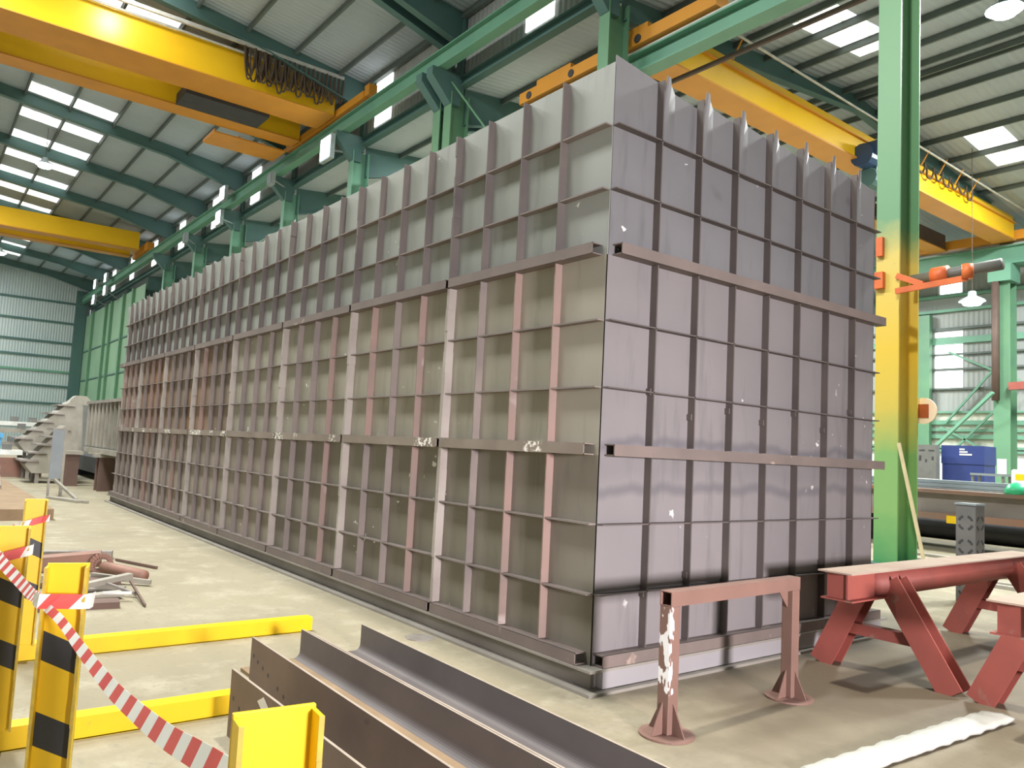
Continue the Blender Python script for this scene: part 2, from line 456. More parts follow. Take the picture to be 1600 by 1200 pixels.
# right side wall: girts, ledges, posts, bracing, windows
for z, h, mt in ((4.9, .10, 'green'), (4.35, .22, 'green'), (3.95, .14, 'green'), (3.6, .2, 'green'), (3.05, .12, 'green'), (2.85, .12, 'green'),
                 (6.15, .1, 'purlin'), (7.2, .1, 'purlin'), (8.0, .1, 'purlin'), (8.75, .34, 'green'), (9.4, .12, 'purlin')):
    struct(MB().box((-40, 39.8, z - h / 2), (10, 40.0, z + h / 2)).build('wall_girt', mt))
for x in (-30.3, -23.3, -15.8, -9.6, -2.3):
    struct(MB().box((x - .45, 39.5, 0), (x + .45, 39.85, 10.2)).build('wall_post', 'green_pale'))
def pane(a, b, name='window_1', mat='window'):
    return struct(MB().box(a, b).build(name, mat))
wn = [0]
def win(a, b, mat='window'):
    wn[0] += 1
    return pane(a, b, 'window_%d' % wn[0], mat)
for x0, x1 in ((-15.25, -13.85), (-9.05, -8.1)):
    for z0, z1 in ((6.22, 7.12), (7.28, 8.55), (8.98, 9.25)):
        win((x0, 39.94, z0), (x1, 39.99, z1))
for p, q in (((-14.4, 39.6, 2.6), (-10.3, 39.6, 6.9)), ((-14.4, 39.6, 8.1), (-10.2, 39.6, 6.0)), ((-14.8, 39.6, 4.1), (-12.0, 39.6, 2.6)), ((-14.6, 39.7, 4.3), (-11.8, 39.7, 7.6))):
    struct(MB().bar(p, q, .1, .1).build('wall_brace', 'green'))
struct(MB().bar((-13.7, 36.2, 2.8), (-10.6, 35.2, 5.45), .14, .14).build('wall_brace', 'green'))

# left bay roof: rafters, purlins, roof lights
COLS = [-2.8, -10.55, -18.25, -18.95, -25.7, -33.2, -40.9, -48.4, -56.0]
for x in [5.0] + COLS + [-63.6, -71.2, -78.8, -86]:
    m = MB()
    prof = [(10.3, 15.75), (10.3, roof_l(10.3)), (-4, roof_l(-4)), (-18.4, roof_l(-18.4)), (-18.4, roof_l(-18.4) - 1.2), (-14, roof_l(-14) - .6), (-4, roof_l(-4) - .6), (6, roof_l(6) - .62)]
    m.prism(prof[::-1], 0, x - .02, x + .02)
    for (y0, z0), (y1, z1) in zip(((10.3, 15.75), (6, roof_l(6) - .62), (-4, roof_l(-4) - .6)), ((6, roof_l(6) - .62), (-4, roof_l(-4) - .6), (-14, roof_l(-14) - .6))):
        m.bar((x, y0, z0), (x, y1, z1), .3, .04)
    struct(m.build('roof_rafter', 'green_dark'))
for y in (9.0, 7.05, 5.1, 3.2, 1.15, -.82, -2.7, -4.6, -6.5, -8.5, -10.5, -12.5):
    struct(MB().bar((XE, y, roof_l(y) - .12), (15, y, roof_l(y) - .12), .09, .2).build('roof_purlin', 'purlin'))
k = 0
for i in range(-4, 12):
    x1 = -39.25 - 3.87 * i
    for y0, y1 in ((-.74, 1.08), (1.22, 3.12)):
        m = MB()
        m.poly([(x1 - 1.35, y0, roof_l(y0) - .02), (x1, y0, roof_l(y0) - .02), (x1, y1, roof_l(y1) - .02), (x1 - 1.35, y1, roof_l(y1) - .02),
                (x1 - 1.35, y0, roof_l(y0) - .005), (x1, y0, roof_l(y0) - .005), (x1, y1, roof_l(y1) - .005), (x1 - 1.35, y1, roof_l(y1) - .005)],
               [(0, 3, 2, 1), (4, 5, 6, 7), (0, 1, 5, 4), (1, 2, 6, 5), (2, 3, 7, 6), (3, 0, 4, 7)])
        wn[0] += 1
        struct(m.build('window_%d' % wn[0], 'skylight'))
# right bay roof
for x in [5.0] + COLS + [-63.6, -71.2, -78.8, -86]:
    zb = 13.55 if x > -15 else 12.95
    m = MB()
    prof = [(10.45, zb), (10.45, roof_r(10.45)), (22.8, 15.52), (34.9, roof_r(34.9)), (34.9, 12.9), (31.5, 14.0), (22.8, 14.9), (14.2, 14.0)]
    m.prism(prof[::-1], 0, x - .02, x + .02)
    for (y0, z0), (y1, z1) in zip(((10.45, zb), (14.2, 14.0), (22.8, 14.9), (31.5, 14.0)), ((14.2, 14.0), (22.8, 14.9), (31.5, 14.0), (34.9, 12.9))):
        m.bar((x, y0, z0), (x, y1, z1), .28, .04)
    struct(m.build('roof_rafter', 'green_dark'))
PR = (12.1, 13.8, 15.4, 17.0, 18.6, 20.2, 21.8, 22.65, 22.95, 24.2, 25.9, 27.6, 29.6, 31.6, 33.4)
for y in PR:
    struct(MB().bar((XE, y, roof_r(y) - .12), (15, y, roof_r(y) - .12), .08, .2).build('roof_purlin', 'purlin'))
for i in range(-1, 7):
    for x1, spans in ((-7.35 - 7.65 * i, ((15.5, 16.9), (17.1, 18.5), (18.7, 19.7))), (-7.55 - 7.65 * i, ((27.8, 29.5), (29.7, 31.3)))):
        for y0, y1 in spans:
            m = MB()
            z0, z1 = roof_r(y0) - .02, roof_r(y1) - .02
            m.poly([(x1 - 1.4, y0, z0), (x1, y0, z0), (x1, y1, z1), (x1 - 1.4, y1, z1), (x1 - 1.4, y0, z0 + .015), (x1, y0, z0 + .015), (x1, y1, z1 + .015), (x1 - 1.4, y1, z1 + .015)],
                   [(0, 3, 2, 1), (4, 5, 6, 7), (0, 1, 5, 4), (1, 2, 6, 5), (2, 3, 7, 6), (3, 0, 4, 7)])
            wn[0] += 1
            struct(m.build('window_%d' % wn[0], 'skylight'))
for z in (10.4, 11.2, 12.4, 13.2):
    struct(MB().box((-40, 39.8, z - .08), (10, 40.0, z + .08)).build('wall_girt', 'green'))
win((-15.0, 39.94, 11.35), (-13.9, 39.99, 12.0))

# clerestory windows between the two roofs
for xc in (-14.0, -24.1, -39.0, -46.2, -53.9, -61.6, -69.3, -77):
    w = .68
    win((xc - w, YE - .05, 14.85), (xc + w, YE - .02, 15.75))
    win((xc - w, YE - .05, 16.02), (xc + w, YE - .02, 16.75))
# eave beam carrying the clerestory wall
struct(MB().ibeam((XE, 10.3, 14.42), (16, 10.3, 14.42), .34, .3, .03, .03).build('trim_1', 'green_dark'))
struct(MB().bar((XE, 10.22, 16.86), (16, 10.22, 16.86), .16, .2).build('trim_2', 'purlin'))

# ================================================================== COLUMNS AND RUNWAYS
def column(x, label, mat='green', wid=.40, top=13.95, group='crane columns between the bays', corbel=True, name='steel_column'):
    t = thing(name, (x, YC + .2, 0), label, 'column', group)
    o = t.location
    m = MB(o); m.box((x - wid / 2, 9.80, 0), (x + wid / 2, 9.835, top)); m.box((x - wid / 2, 10.52, 0), (x + wid / 2, 10.555, top)); m.box((x - .012, 9.835, 0), (x + .012, 10.52, top))
    m.build('shaft', mat, t)
    if corbel:
        m = MB(o); m.prism([(9.0, 14.3), (9.0, 14.6), (10.2, 14.6), (10.2, 13.5), (9.78, 13.5)], 0, x - wid * .42, x + wid * .42)
        m.build('bracket', 'green_dark', t)
        m = MB(o); m.box((x - .18, 10.2, top), (x + .18, 10.29, 16.9)); m.build('upper_post', 'green_dark', t)
    m = MB(o); m.box((x - wid * .75, 9.6, 0), (x + wid * .75, 10.75, .03)); m.build('base_plate', 'green_dark', t)
    return t
column(-2.8, 'green steel column with worn yellow middle beside the tank end', 'banded', wid=.42)
column(-10.55, 'pale green column rising straight above the near tank corner', 'green_pale')
column(-18.25, 'near one of the twin green columns with an angled bracket', 'green_pale', wid=.46)
column(-18.95, 'far one of the twin green columns with an angled bracket', 'green_pale', wid=.46)
names = ['third', 'fourth', 'fifth', 'sixth', 'seventh', 'eighth', 'ninth', 'tenth', 'eleventh']
for i, x in enumerate(COLS[4:9]):
    column(x, 'green column behind the tank, %s beyond the twin columns' % ['first', 'second', 'third', 'fourth', 'fifth', 'sixth', 'seventh', 'eighth', 'ninth'][i], 'green')

t = thing('crane_runway', (-40, 9.4, 14.2), 'long green runway beam under the left crane, carried on column brackets', 'runway beam')
o = t.location
MB(o).ibeam((XE + .5, 9.4, 14.92), (8, 9.4, 14.92), .6, .36, .03, .04).build('girder', 'green', t)
MB(o).box((XE + .5, 9.36, 15.22), (8, 9.44, 15.33)).build('rail', 'steel_light', t)
t = thing('crane_runway', (-20, 10.95, 12.2), 'green runway beam just above the tank top edge, under the orange truck', 'runway beam')
o = t.location
MB(o).ibeam((XE + .5, 11.05, 12.42), (8, 11.05, 12.42), .58, .46, .03, .05).build('girder', 'green', t)
MB(o).box((XE + .5, 10.88, 12.71), (8, 10.95, 12.80)).build('rail', 'steel_light', t)
for x in COLS: MB(o).box((x - .15, 10.56, 11.7), (x + .15, 11.28, 12.12)).build('bracket', 'green_dark', t)
t = thing('crane_runway', (-12, 36.9, 11.8), 'green runway beam at the far right, carried by the column with a white notice', 'runway beam')
o = t.location
MB(o).ibeam((-60, 36.9, 12.2), (8, 36.9, 12.2), .9, .4, .03, .05).build('girder', 'green', t)
MB(o).box((-60, 36.86, 12.65), (8, 36.94, 12.75)).build('rail', 'steel_light', t)
def far_column(x, label, notice=False):
    t = thing('steel_column', (x, 36.9, 0), label, 'column', 'columns on the far side of the right bay')
    o = t.location
    m = MB(o); m.box((x - .36, 36.75, 0), (x + .36, 36.8, 10.9)); m.box((x - .36, 37.5, 0), (x + .36, 37.55, 10.9)); m.box((x - .02, 36.8, 0), (x + .02, 37.5, 10.9))
    m.build('shaft', 'green_pale', t)
    m = MB(o); m.box((x - .5, 36.45, 10.9), (x + .5, 37.6, 11.72)); m.build('bracket', 'green', t)
    m = MB(o); m.box((x - .3, 37.3, 11.72), (x + .3, 37.55, 13.8)); m.build('upper_post', 'green_dark', t)
    if notice:
        MB(o).box((x - .2, 36.72, 1.75), (x + .2, 36.748, 2.45)).build('notice', 'white', t)
        m = MB(o); m.tube([(x - .2, 36.57, 10.9), (x - .2, 36.57, 5.2)], .17, 10); m.build('down_pipe', 'rust_pipe', t, True)
    return t
far_column(-10.8, 'green far column with a brown pipe and a white notice', True)
far_column(-18.6, 'green far column hidden mostly by the yellow-banded column')
far_column(-2.4, 'green far column past the right edge of the view')

# ================================================================== STEEL TANK
TX, TY, Z0 = 16.32, 3.93, .17
SX, SY, H = TX / 32, TY / 8, .5
tank = thing('steel_tank', (-TX / 2, TY / 2, 0), 'huge ribbed steel tank standing in the middle of the workshop floor', 'tank')
o = tank.location
def jit(a): return random.uniform(-a, a)
# wall plates, three tiers of eight along the side
tier_mat = [['plate_dim', 'plate_dim', 'plate_dim', 'plate_brown', 'plate_brown', 'plate_brown', 'plate_brown', 'plate_brown'],
            ['plate_olive', 'plate_olive', 'plate_olive', 'plate_olive', 'plate_rust', 'plate_rust', 'plate_rust', 'plate_brown'],
            ['plate_grey', 'plate_grey', 'plate_grey', 'plate_grey', 'plate_grey', 'plate_grey', 'plate_grey', 'plate_grey']]
for tr in range(3):
    for p in range(8):
        xa = -p * 4 * SX; xb = -(p + 1) * 4 * SX
        za = Z0 + tr * 1.5; zb = za + 1.5
        amp = .0 if tr < 2 else (.0 if p < 3 else .035)
        rag = [jit(.05) for _ in range(9)]
        def fn(u, v, xa=xa, xb=xb, za=za, zb=zb, amp=amp, rag=rag):
            x = xa + (xb - xa) * u; z = za + (zb - za) * v
            y = 0.0
            if amp:
                c = abs(math.sin(u * 4 * math.pi)); kk = max(0, (v - .66) / .34)
                y -= amp * (1 - c) * kk
                z += kk * (rag[int(u * 8)] * .7 - .05 * c * (1 if p > 4 else .3))
            return (x, y, z)
        MB(o).grid(fn, 16 if amp else 1, 6 if amp else 1, (0, .006, 0)).build('side_plate', tier_mat[tr][p], tank)
# end wall: two full tiers, then a top tier of single plates whose left edges flare out at the top
for tr in range(2):
    za = Z0 + tr * 1.5
    MB(o).grid(lambda u, v: (0, TY * u, za + 1.5 * v), 1, 1, (-.006, 0, 0)).build('end_plate', 'end_plate', tank)
for c in range(8):
    ya, yb = c * SY, (c + 1) * SY
    dz = jit(.02)
    def fn(u, v, ya=ya, yb=yb, c=c, dz=dz):
        k = max(0, (v - .55) / .45)
        x = .085 * (k ** 1.4) * max(0, min(1, 1.25 - u * 3.2)) if c else 0
        z = Z0 + 3.0 + 1.5 * v + (k * (dz - .05 * u + (.045 if u < .11 else 0)) if c else k * (.06 * (1 - u)))
        return (x, ya + .012 + (yb - ya - .012) * u, z)
    MB(o).grid(fn, 20, 10, (-.006, 0, 0)).build('end_plate', 'end_top', tank)
# back and far walls, floor of the tank
MB(o).box((-TX, TY - .006, Z0), (0, TY, Z0 + 4.45)).build('back_plate', 'plate_grey', tank)
MB(o).box((-TX, 0.006, Z0), (-TX + .006, TY - .006, Z0 + 4.45)).build('end_plate', 'plate_brown', tank)
MB(o).box((-TX + .01, .01, Z0), (-.01, TY - .01, Z0 + .008)).build('floor_plate', 'plate_brown', tank)
# vertical stiffeners on the side, plain flats between pale jointed flanges
for i in range(1, 32):
    joint = i % 4 == 0
    x = -i * SX
    for tr in range(3):
        m = MB(o)
        za = Z0 + tr * 1.5 + .09; zb = Z0 + (tr + 1) * 1.5 - (.012 if tr == 2 else .003)
        if joint:
            wj = .022 if tr < 2 else .012
            n = 7; zs = [za + (zb - za) * k / n for k in range(n + 1)]
            for a, b in zip(zs[:-1], zs[1:]):
                m.box((x - wj + jit(.006), -.080 + jit(.005), a), (x + wj + jit(.006), 0, b))
        else:
            m.box((x - .006, -.072, za), (x + .006, 0, zb))
        red = tr < 2 and random.random() < (.6 if i < 8 else .28)
        m.build('joint_flange' if joint else 'vertical_stiffener', 'stiff_pale' if joint and tr < 2 else ('stiff_red' if red else ('stiff' if tr < 2 else 'stiff_shade_dark')), tank)  # top tier shade comes from the darker stiffener colour
# horizontal stiffeners on the side
for r in (1, 2, 4, 5, 7, 8):
    z = Z0 + r * H
    m = MB(o)
    for i in range(32):
        m.box((-i * SX - .008, -.068 + jit(.002), z - .006), (-(i + 1) * SX + .008, 0, z + .006))
    m.build('horizontal_stiffener', 'stiff', tank)
# verticals and horizontals on the end wall
for i in range(1, 8):
    y = i * SY
    m = MB(o)
    for tr in range(3):
        za = Z0 + tr * 1.5 + .09; zb = Z0 + (tr + 1) * 1.5 - .003
        m.box((0, y - .006, za), (.068, y + .006, zb))
        if tr < 2:   # tack weld lugs
            zz = za + .35 + jit(.15); m.box((0, y - .02, zz), (.045, y + .02, zz + .05))
    m.build('vertical_stiffener', 'stiff_shade_dark', tank)
for r in (1, 2, 4, 5, 7, 8):
    z = Z0 + r * H
    MB(o).box((0, 0, z - .005), (.068, TY + .01, z + .005)).build('horizontal_stiffener', 'stiff_shade_dark', tank)
def channel_rail(p0, p1, out, mat, depth=.105, hgt=.085, name='channel_rail'):
    """open-ended box rail welded to the wall; out = unit vector away from the wall"""
    p0 = Vector(p0); p1 = Vector(p1); n = Vector(out); t = .009
    m = MB(o); z = Vector((0, 0, 1))
    m.bar(p0 + n * (depth - t / 2) + z * hgt / 2, p1 + n * (depth - t / 2) + z * hgt / 2, t, hgt)
    m.bar(p0 + n * depth / 2 + z * (hgt - t / 2), p1 + n * depth / 2 + z * (hgt - t / 2), depth - .001, t)
    m.bar(p0 + n * depth / 2 + z * t / 2, p1 + n * depth / 2 + z * t / 2, depth - .001, t)
    return m.build(name, mat, tank)
for tr in range(3):
    z = Z0 + tr * 1.5
    for p in range(8):
        channel_rail((-p * 4 * SX - (.025 if p else .06), 0, z), (-(p + 1) * 4 * SX + .025, 0, z), (0, -1, 0), ('rail_plain', 'rail', 'rail_plain')[tr])
    channel_rail((0, .05 if tr else .02, z), (0, TY + (.06 if tr else 0), z), (1, 0, 0), 'rail_plain')
# base skid: web set in, flanges standing out
m = MB(o)
for z0, z1, d in ((0, .022, .15), (.15, .168, .115), (.022, .15, .03)):
    m.box((-TX - .1, -d, z0), (d, -d + .25, z1)); m.box((d - .25, -d + .25, z0), (d, TY + d, z1))
    m.box((-TX - .1, TY, z0), (d - .25, TY + d, z1)); m.box((-TX - .1, -d + .25, z0), (-TX + .15, TY, z1))
m.build('base_skid', 'base', tank)
MB(o).box((.03, .02, .03), (.105, TY, .152)).build('base_end_plate', 'base_pale', tank)

# ================================================================== CRANES
def festoon(t, o, x, ys, z, drop, mat='cable'):
    for i, (a, b) in enumerate(zip(ys[:-1], ys[1:])):
        d = drop * (.8 + .35 * random.random()); mid = (a + b) / 2
        pts = [(x + jit(.03), a + (b - a) * k / 10 , z - d * (1 - abs(k / 5 - 1) ** 3)) for k in range(11)]
        MB(o).tube(pts, .038, 6).build('festoon_cable', mat, t)
# left bay, near crane
t = thing('overhead_crane', (-28, -4, 15.2), 'big yellow overhead crane over the aisle, nearest to the upper left corner', 'crane')
o = t.location
y0, y1 = -15.5, 9.1
m = MB(o); m.box((-26.9, y0, 15.42), (-26.15, y1, 16.7)); m.build('girder_body', 'crane_yellow', t)
m = MB(o); m.box((-27.95, y0, 15.38), (-26.1, y1, 15.42)); m.build('bottom_flange', 'crane_orange', t)
m = MB(o); m.box((-30.7, y0, 15.42), (-29.85, y1, 16.7)); m.build('girder_body', 'crane_yellow', t)
m = MB(o); m.box((-30.8, y0, 15.36), (-29.80, y1, 15.42)); m.build('bottom_flange', 'crane_orange', t)
m = MB(o); m.box((-31.6, 9.15, 15.35), (-23.6, 9.6, 15.66)); m.box((-23.6, 9.2, 15.4), (-23.2, 9.55, 15.85)); m.build('end_truck', 'crane_orange', t)
m = MB(o); m.box((-25.7, y0, 16.82), (-25.6, y1 + .1, 16.96)); 
m.build('festoon_track', 'steel_light', t)
m = MB(o); m.tube([(-25.95, y0, 16.66), (-25.95, y1, 16.66)], .05, 6); m.build('conduit', 'steel_light', t)
ys = [5.05 + .40 * k for k in range(9)] + [8.25 + .19 * k for k in range(1, 6)]
festoon(t, o, -25.65, ys, 16.85, 1.15)
festoon(t, o, -25.75, [5.12 + .40 * k for k in range(9)], 16.85, 1.3)
festoon(t, o, -25.85, [5.2 + .40 * k for k in range(9)], 16.85, 1.0)
festoon(t, o, -25.70, [5.26 + .40 * k for k in range(9)], 16.85, 1.25)
m = MB(o); m.box((-29.5, 3.6, 15.25), (-28.0, 7.0, 15.7)); m.build('hoist_trolley', 'dark', t)
m = MB(o)
m.box((-32.6, 5.6, 15.10), (-30.9, 8.9, 15.16))
for y in (5.6, 6.7, 7.8, 8.86): m.box((-32.6, y, 15.16), (-30.9, y + .05, 15.26))
m.build('service_platform', 'crane_orange', t)
# left bay, far crane
t = thing('overhead_crane', (-60, -4, 15.2), 'far yellow overhead crane low over the hall end at left', 'crane')
o = t.location
MB(o).box((-60.3, -15.5, 15.42), (-59.4, 8.7, 16.7)).build('girder_body', 'crane_yellow', t)
MB(o).box((-60.4, -15.5, 15.36), (-59.35, 8.7, 15.42)).build('bottom_flange', 'crane_orange', t)
MB(o).box((-63, -15.5, 15.42), (-62.2, 8.7, 16.7)).build('girder_body', 'crane_yellow', t)
MB(o).box((-63.1, -15.5, 15.36), (-62.1, 8.7, 15.42)).build('bottom_flange', 'crane_orange', t)
MB(o).box((-63.5, 9.1, 15.36), (-58.6, 9.6, 15.95)).build('end_truck', 'crane_orange', t)
# right bay crane
t = thing('overhead_crane', (-11.8, 22, 12.8), 'yellow overhead crane with blue hoist spanning the right bay', 'crane')
o = t.location
MB(o).box((-10.75, 11.6, 12.84), (-10.2, 36.6, 13.62)).build('girder_body', 'crane_yellow', t)
MB(o).box((-11.1, 11.6, 12.78), (-10.12, 36.6, 12.84)).build('bottom_flange', 'crane_orange', t)
MB(o).box((-10.3, 11.9, 13.64), (-10.24, 36.6, 13.95)).build('toe_board', 'crane_yellow', t)
MB(o).box((-10.24, 11.6, 13.60), (-10.10, 36.6, 13.64)).build('walkway_edge', 'crane_orange', t)
MB(o).box((-13.9, 11.6, 12.84), (-13.3, 36.6, 13.62)).build('girder_body', 'brown', t)  # yellow girder in shade: the shade is put in as brown colour
MB(o).box((-14.0, 11.6, 12.78), (-13.2, 36.6, 12.84)).build('bottom_flange', 'crane_orange', t)
m = MB(o)
m.box((-15.4, 10.75, 12.86), (-7.6, 11.25, 13.22)); m.box((-14.6, 10.8, 13.22), (-13.0, 11.2, 13.42)); m.box((-10.9, 10.8, 13.22), (-9.9, 11.2, 13.42))
m.build('end_truck', 'crane_orange', t)
for x in (-14.9, -12.9, -10.2):
    m = MB(o); m.tube([(x, 10.72, 13.02), (x, 10.76, 13.02)], .12, 12); m.build('wheel_hub', 'dark', t)
MB(o).box((-14.6, 36.65, 12.86), (-9.2, 37.1, 13.3)).build('end_truck', 'crane_orange', t)
m = MB(o); m.tube([(-9.55, 12.6, 14.22), (-9.55, 36.5, 13.95)], .04, 6); m.build('handrail', 'steel_light', t)
for y in (14.5, 26.5, 28, 29.5, 31):
    m = MB(o); m.tube([(-9.55, y, 14.2), (-9.9, y, 13.62)], .03, 5); m.build('handrail_post', 'crane_orange', t)
festoon(t, o, -10.02, [26.4 + .75 * k for k in range(8)], 13.95, .5)
festoon(t, o, -13.15, [26.5 + .8 * k for k in range(8)], 13.55, .6)
h = MB(o)
h.tube([(-9.95, 22.1, 12.86), (-9.95, 24.1, 12.86)], .42, 14); h.box((-10.1, 22.2, 12.86), (-9.4, 23.0, 13.3))
ho = h.build('hoist', 'hoist_blue', t)
m = MB(o); m.tube([(-9.95, 22.5, 12.15), (-9.95, 23.4, 12.15)], .36, 12); m.box((-10.2, 22.7, 12.3), (-9.7, 23.2, 12.7)); m.build('hoist_motor', 'green_dark', t)
m = MB(o); m.box((-9.52, 23.1, 12.75), (-9.5, 23.5, 13.1)); m.build('hoist_plate', 'white', t)

# conduit pipe below the right roof
tag(recentre(MB().tube([(-10.1, 12.0, 12.17), (-3.0, 12.0, 12.12)], .07, 8).build('conduit_pipe', 'rust_pipe')), 'thin brown pipe crossing in front of the right crane girder', 'pipe', kind='thing')
tag(recentre(MB().tube([(-18.0, 9.765, 14.23), (-10.78, 9.765, 6.58)], .035, 6).build('brace_rod', 'green_pale')), 'thin pale diagonal rod running down from the twin columns', 'rod', kind='thing')

# ================================================================== LAMPS
def highbay(p, label):
    t = thing('high_bay_lamp', p, label, 'lamp', 'high bay lamps under the roofs')
    m = MB()
    n = 16; prof = [(.10, .42), (.14, .40), (.16, .22), (.46, .05), (.48, 0)]
    q = []; fs = []
    for r, z in prof:
        q += [(r * math.cos(2 * math.pi * k / n), r * math.sin(2 * math.pi * k / n), z) for k in range(n)]
    for i in range(len(prof) - 1):
        for k in range(n): fs.append((i * n + k, i * n + (k + 1) % n, (i + 1) * n + (k + 1) % n, (i + 1) * n + k))
    fs.append(tuple(range(n)))
    m.poly(q, fs); m.build('reflector', 'lamp_body', t, True)
    m = MB(); m.tube([(0, 0, .42), (0, 0, (roof_l(p[1]) if p[1] < 10 else roof_r(p[1])) - p[2])], .012, 6); m.build('hanger', 'cable', t)
    m = MB(); 
    ring = [(.42 * math.cos(2 * math.pi * k / n), .42 * math.sin(2 * math.pi * k / n), .02) for k in range(n)]
    ring2 = [(.30 * math.cos(2 * math.pi * k / n), .30 * math.sin(2 * math.pi * k / n), -.14) for k in range(n)]
    m.poly(ring + ring2, [tuple(range(n)), tuple(range(n, 2 * n))] + [(k, (k + 1) % n, (k + 1) % n + n, k + n) for k in range(n)])
    m.build('diffuser', 'lamp_glow', t, True)
    return t
highbay((-45.0, .72, 16.0), 'glowing lamp over the fourth pair of roof lights at left')
highbay((-70.6, .75, 15.5), 'glowing lamp at the left edge below the far crane')
highbay((-31.8, .6, 16.2), 'lamp half hidden above the near yellow crane girder')
highbay((-9.1, 29.2, 8.55), 'glowing lamp low behind the orange bracket at right')
highbay((-4.2, 19.0, 14.55), 'glowing lamp near the upper right corner of the roof')
def flood(x, z, label, lit=True, s=.36, cx=None):
    y = 8.72
    t = thing('floodlight', (x, y, z), label, 'lamp', 'floodlights along the crane columns', rz=.0)
    m = MB(); m.box((-s, .03, -s), (s, .22, s)); m.build('housing', 'lamp_body', t)
    m = MB(); m.box((-s * .85, .0, -s * .85), (s * .85, .03, s * .85)); m.build('lens', 'flood_glow' if lit else 'galv', t)
    m = MB(); m.bar((0, .2, 0), (((cx if cx else x) - x) * (z < 14.6), (9.25 if z > 14.6 else (9.98 if x < -62 else 9.81)) - y, (13.3 - z) if (x < -62 and z < 14.6) else 0), .06, .06); m.build('arm', 'lamp_body', t)
    return t
flood(-26.0, 13.85, 'large glowing floodlight on the first column beyond the twins', s=.52, cx=-25.75)
flood(-32.4, 14.15, 'unlit boxy floodlight on the second column beyond the twins', False, .3, -33.1)
flood(-40.2, 13.85, 'glowing lower floodlight on the third column beyond the twins', s=.42, cx=-40.8)
flood(-39.8, 15.15, 'glowing upper floodlight on the third column beyond the twins', s=.42)
flood(-47.0, 14.0, 'unlit boxy floodlight on the fourth column beyond the twins', False, .3, -48.3)
flood(-72.1, 15.1, 'small glowing lamp high on the far hall corner, upper inner one', s=.42)
flood(-72.0, 13.95, 'tall glowing lamp at the far hall corner below the runway', s=.46)
flood(-77.0, 15.2, 'small glowing lamp in the far hall corner, outermost upper one', s=.46)
flood(-77.0, 13.75, 'small glowing lamp in the far hall corner, outermost lower one', s=.46)

# ================================================================== FOREGROUND
# yellow guard posts on floor rails
def post(x, y, rz, label, stripes=True, w=.145, d=.07, top=1.15, wmul=1.0):
    t = thing('guard_post', (x, y, 0), label, 'post', 'yellow guard posts', rz)
    zb = .121
    m = MB(); m.box((-.006, -w / 2, zb), (.006, w / 2, top)); m.build('web', 'hazard' if stripes else 'yellow', t, bevel=.002)
    for s in (-1, 1):
        m = MB(); m.prism([(-.006, s * w / 2 - s * .009), (-.006, s * w / 2), (d, s * w / 2), (d, s * w / 2 - s * .009)], 2, zb, top - .008)
        ff = m.build('flange', 'yellow', t)
        m = MB(); n = 12
        for i in range(n):
            a = zb + (top - .008 - zb) * i / n; b = zb + (top - .008 - zb) * (i + 1) / n
            m.box((d, s * w / 2 - s * .010 + jit(.001), a), (d + .0015 + abs(jit(.0015)), s * w / 2 + s * .001, b))
        m.build('worn_edge', 'chipped', ff)
    return t
post(2.63, -3.405, math.radians(-6), 'open yellow channel post nearest the camera, cut by the bottom edge', False, .16, .055)
post(.66, -3.47, math.radians(-16), 'yellow post with black slanting bands, wrapped by tape in the middle')
post(-.70, -3.52, math.radians(-8), 'yellow and black post cut by the left edge of the view')
post(-2.46, -3.22, math.radians(-8), 'farthest yellow post, short looking, behind the left edge post')
def floor_rail(x, y0, y1, label):
    t = thing('floor_rail', (x, (y0 + y1) / 2, 0), label, 'rail', 'yellow floor rails under the posts')
    o = t.location
    MB(o).box((x - .006, y0, .002), (x + .006, y1, .112)).build('web', 'yellow', t)
    MB(o).box((x - .11, y0, .112), (x + .006, y1, .121)).build('top_flange', 'yellow', t)
    MB(o).box((x - .11, y0, 0), (x + .006, y1, .008)).build('bottom_flange', 'yellow', t)
    return t
floor_rail(-.70, -4.2, -2.28, 'yellow floor rail behind the middle post, running to the rusty beams')
floor_rail(-2.46, -4.2, -1.03, 'yellow floor rail across the aisle behind the scaffold tape')
floor_rail(.66, -4.2, -3.36, 'yellow floor rail below the bottom edge under the middle post')
floor_rail(2.62, -4.2, -3.25, 'yellow floor rail below the bottom edge under the open channel post')

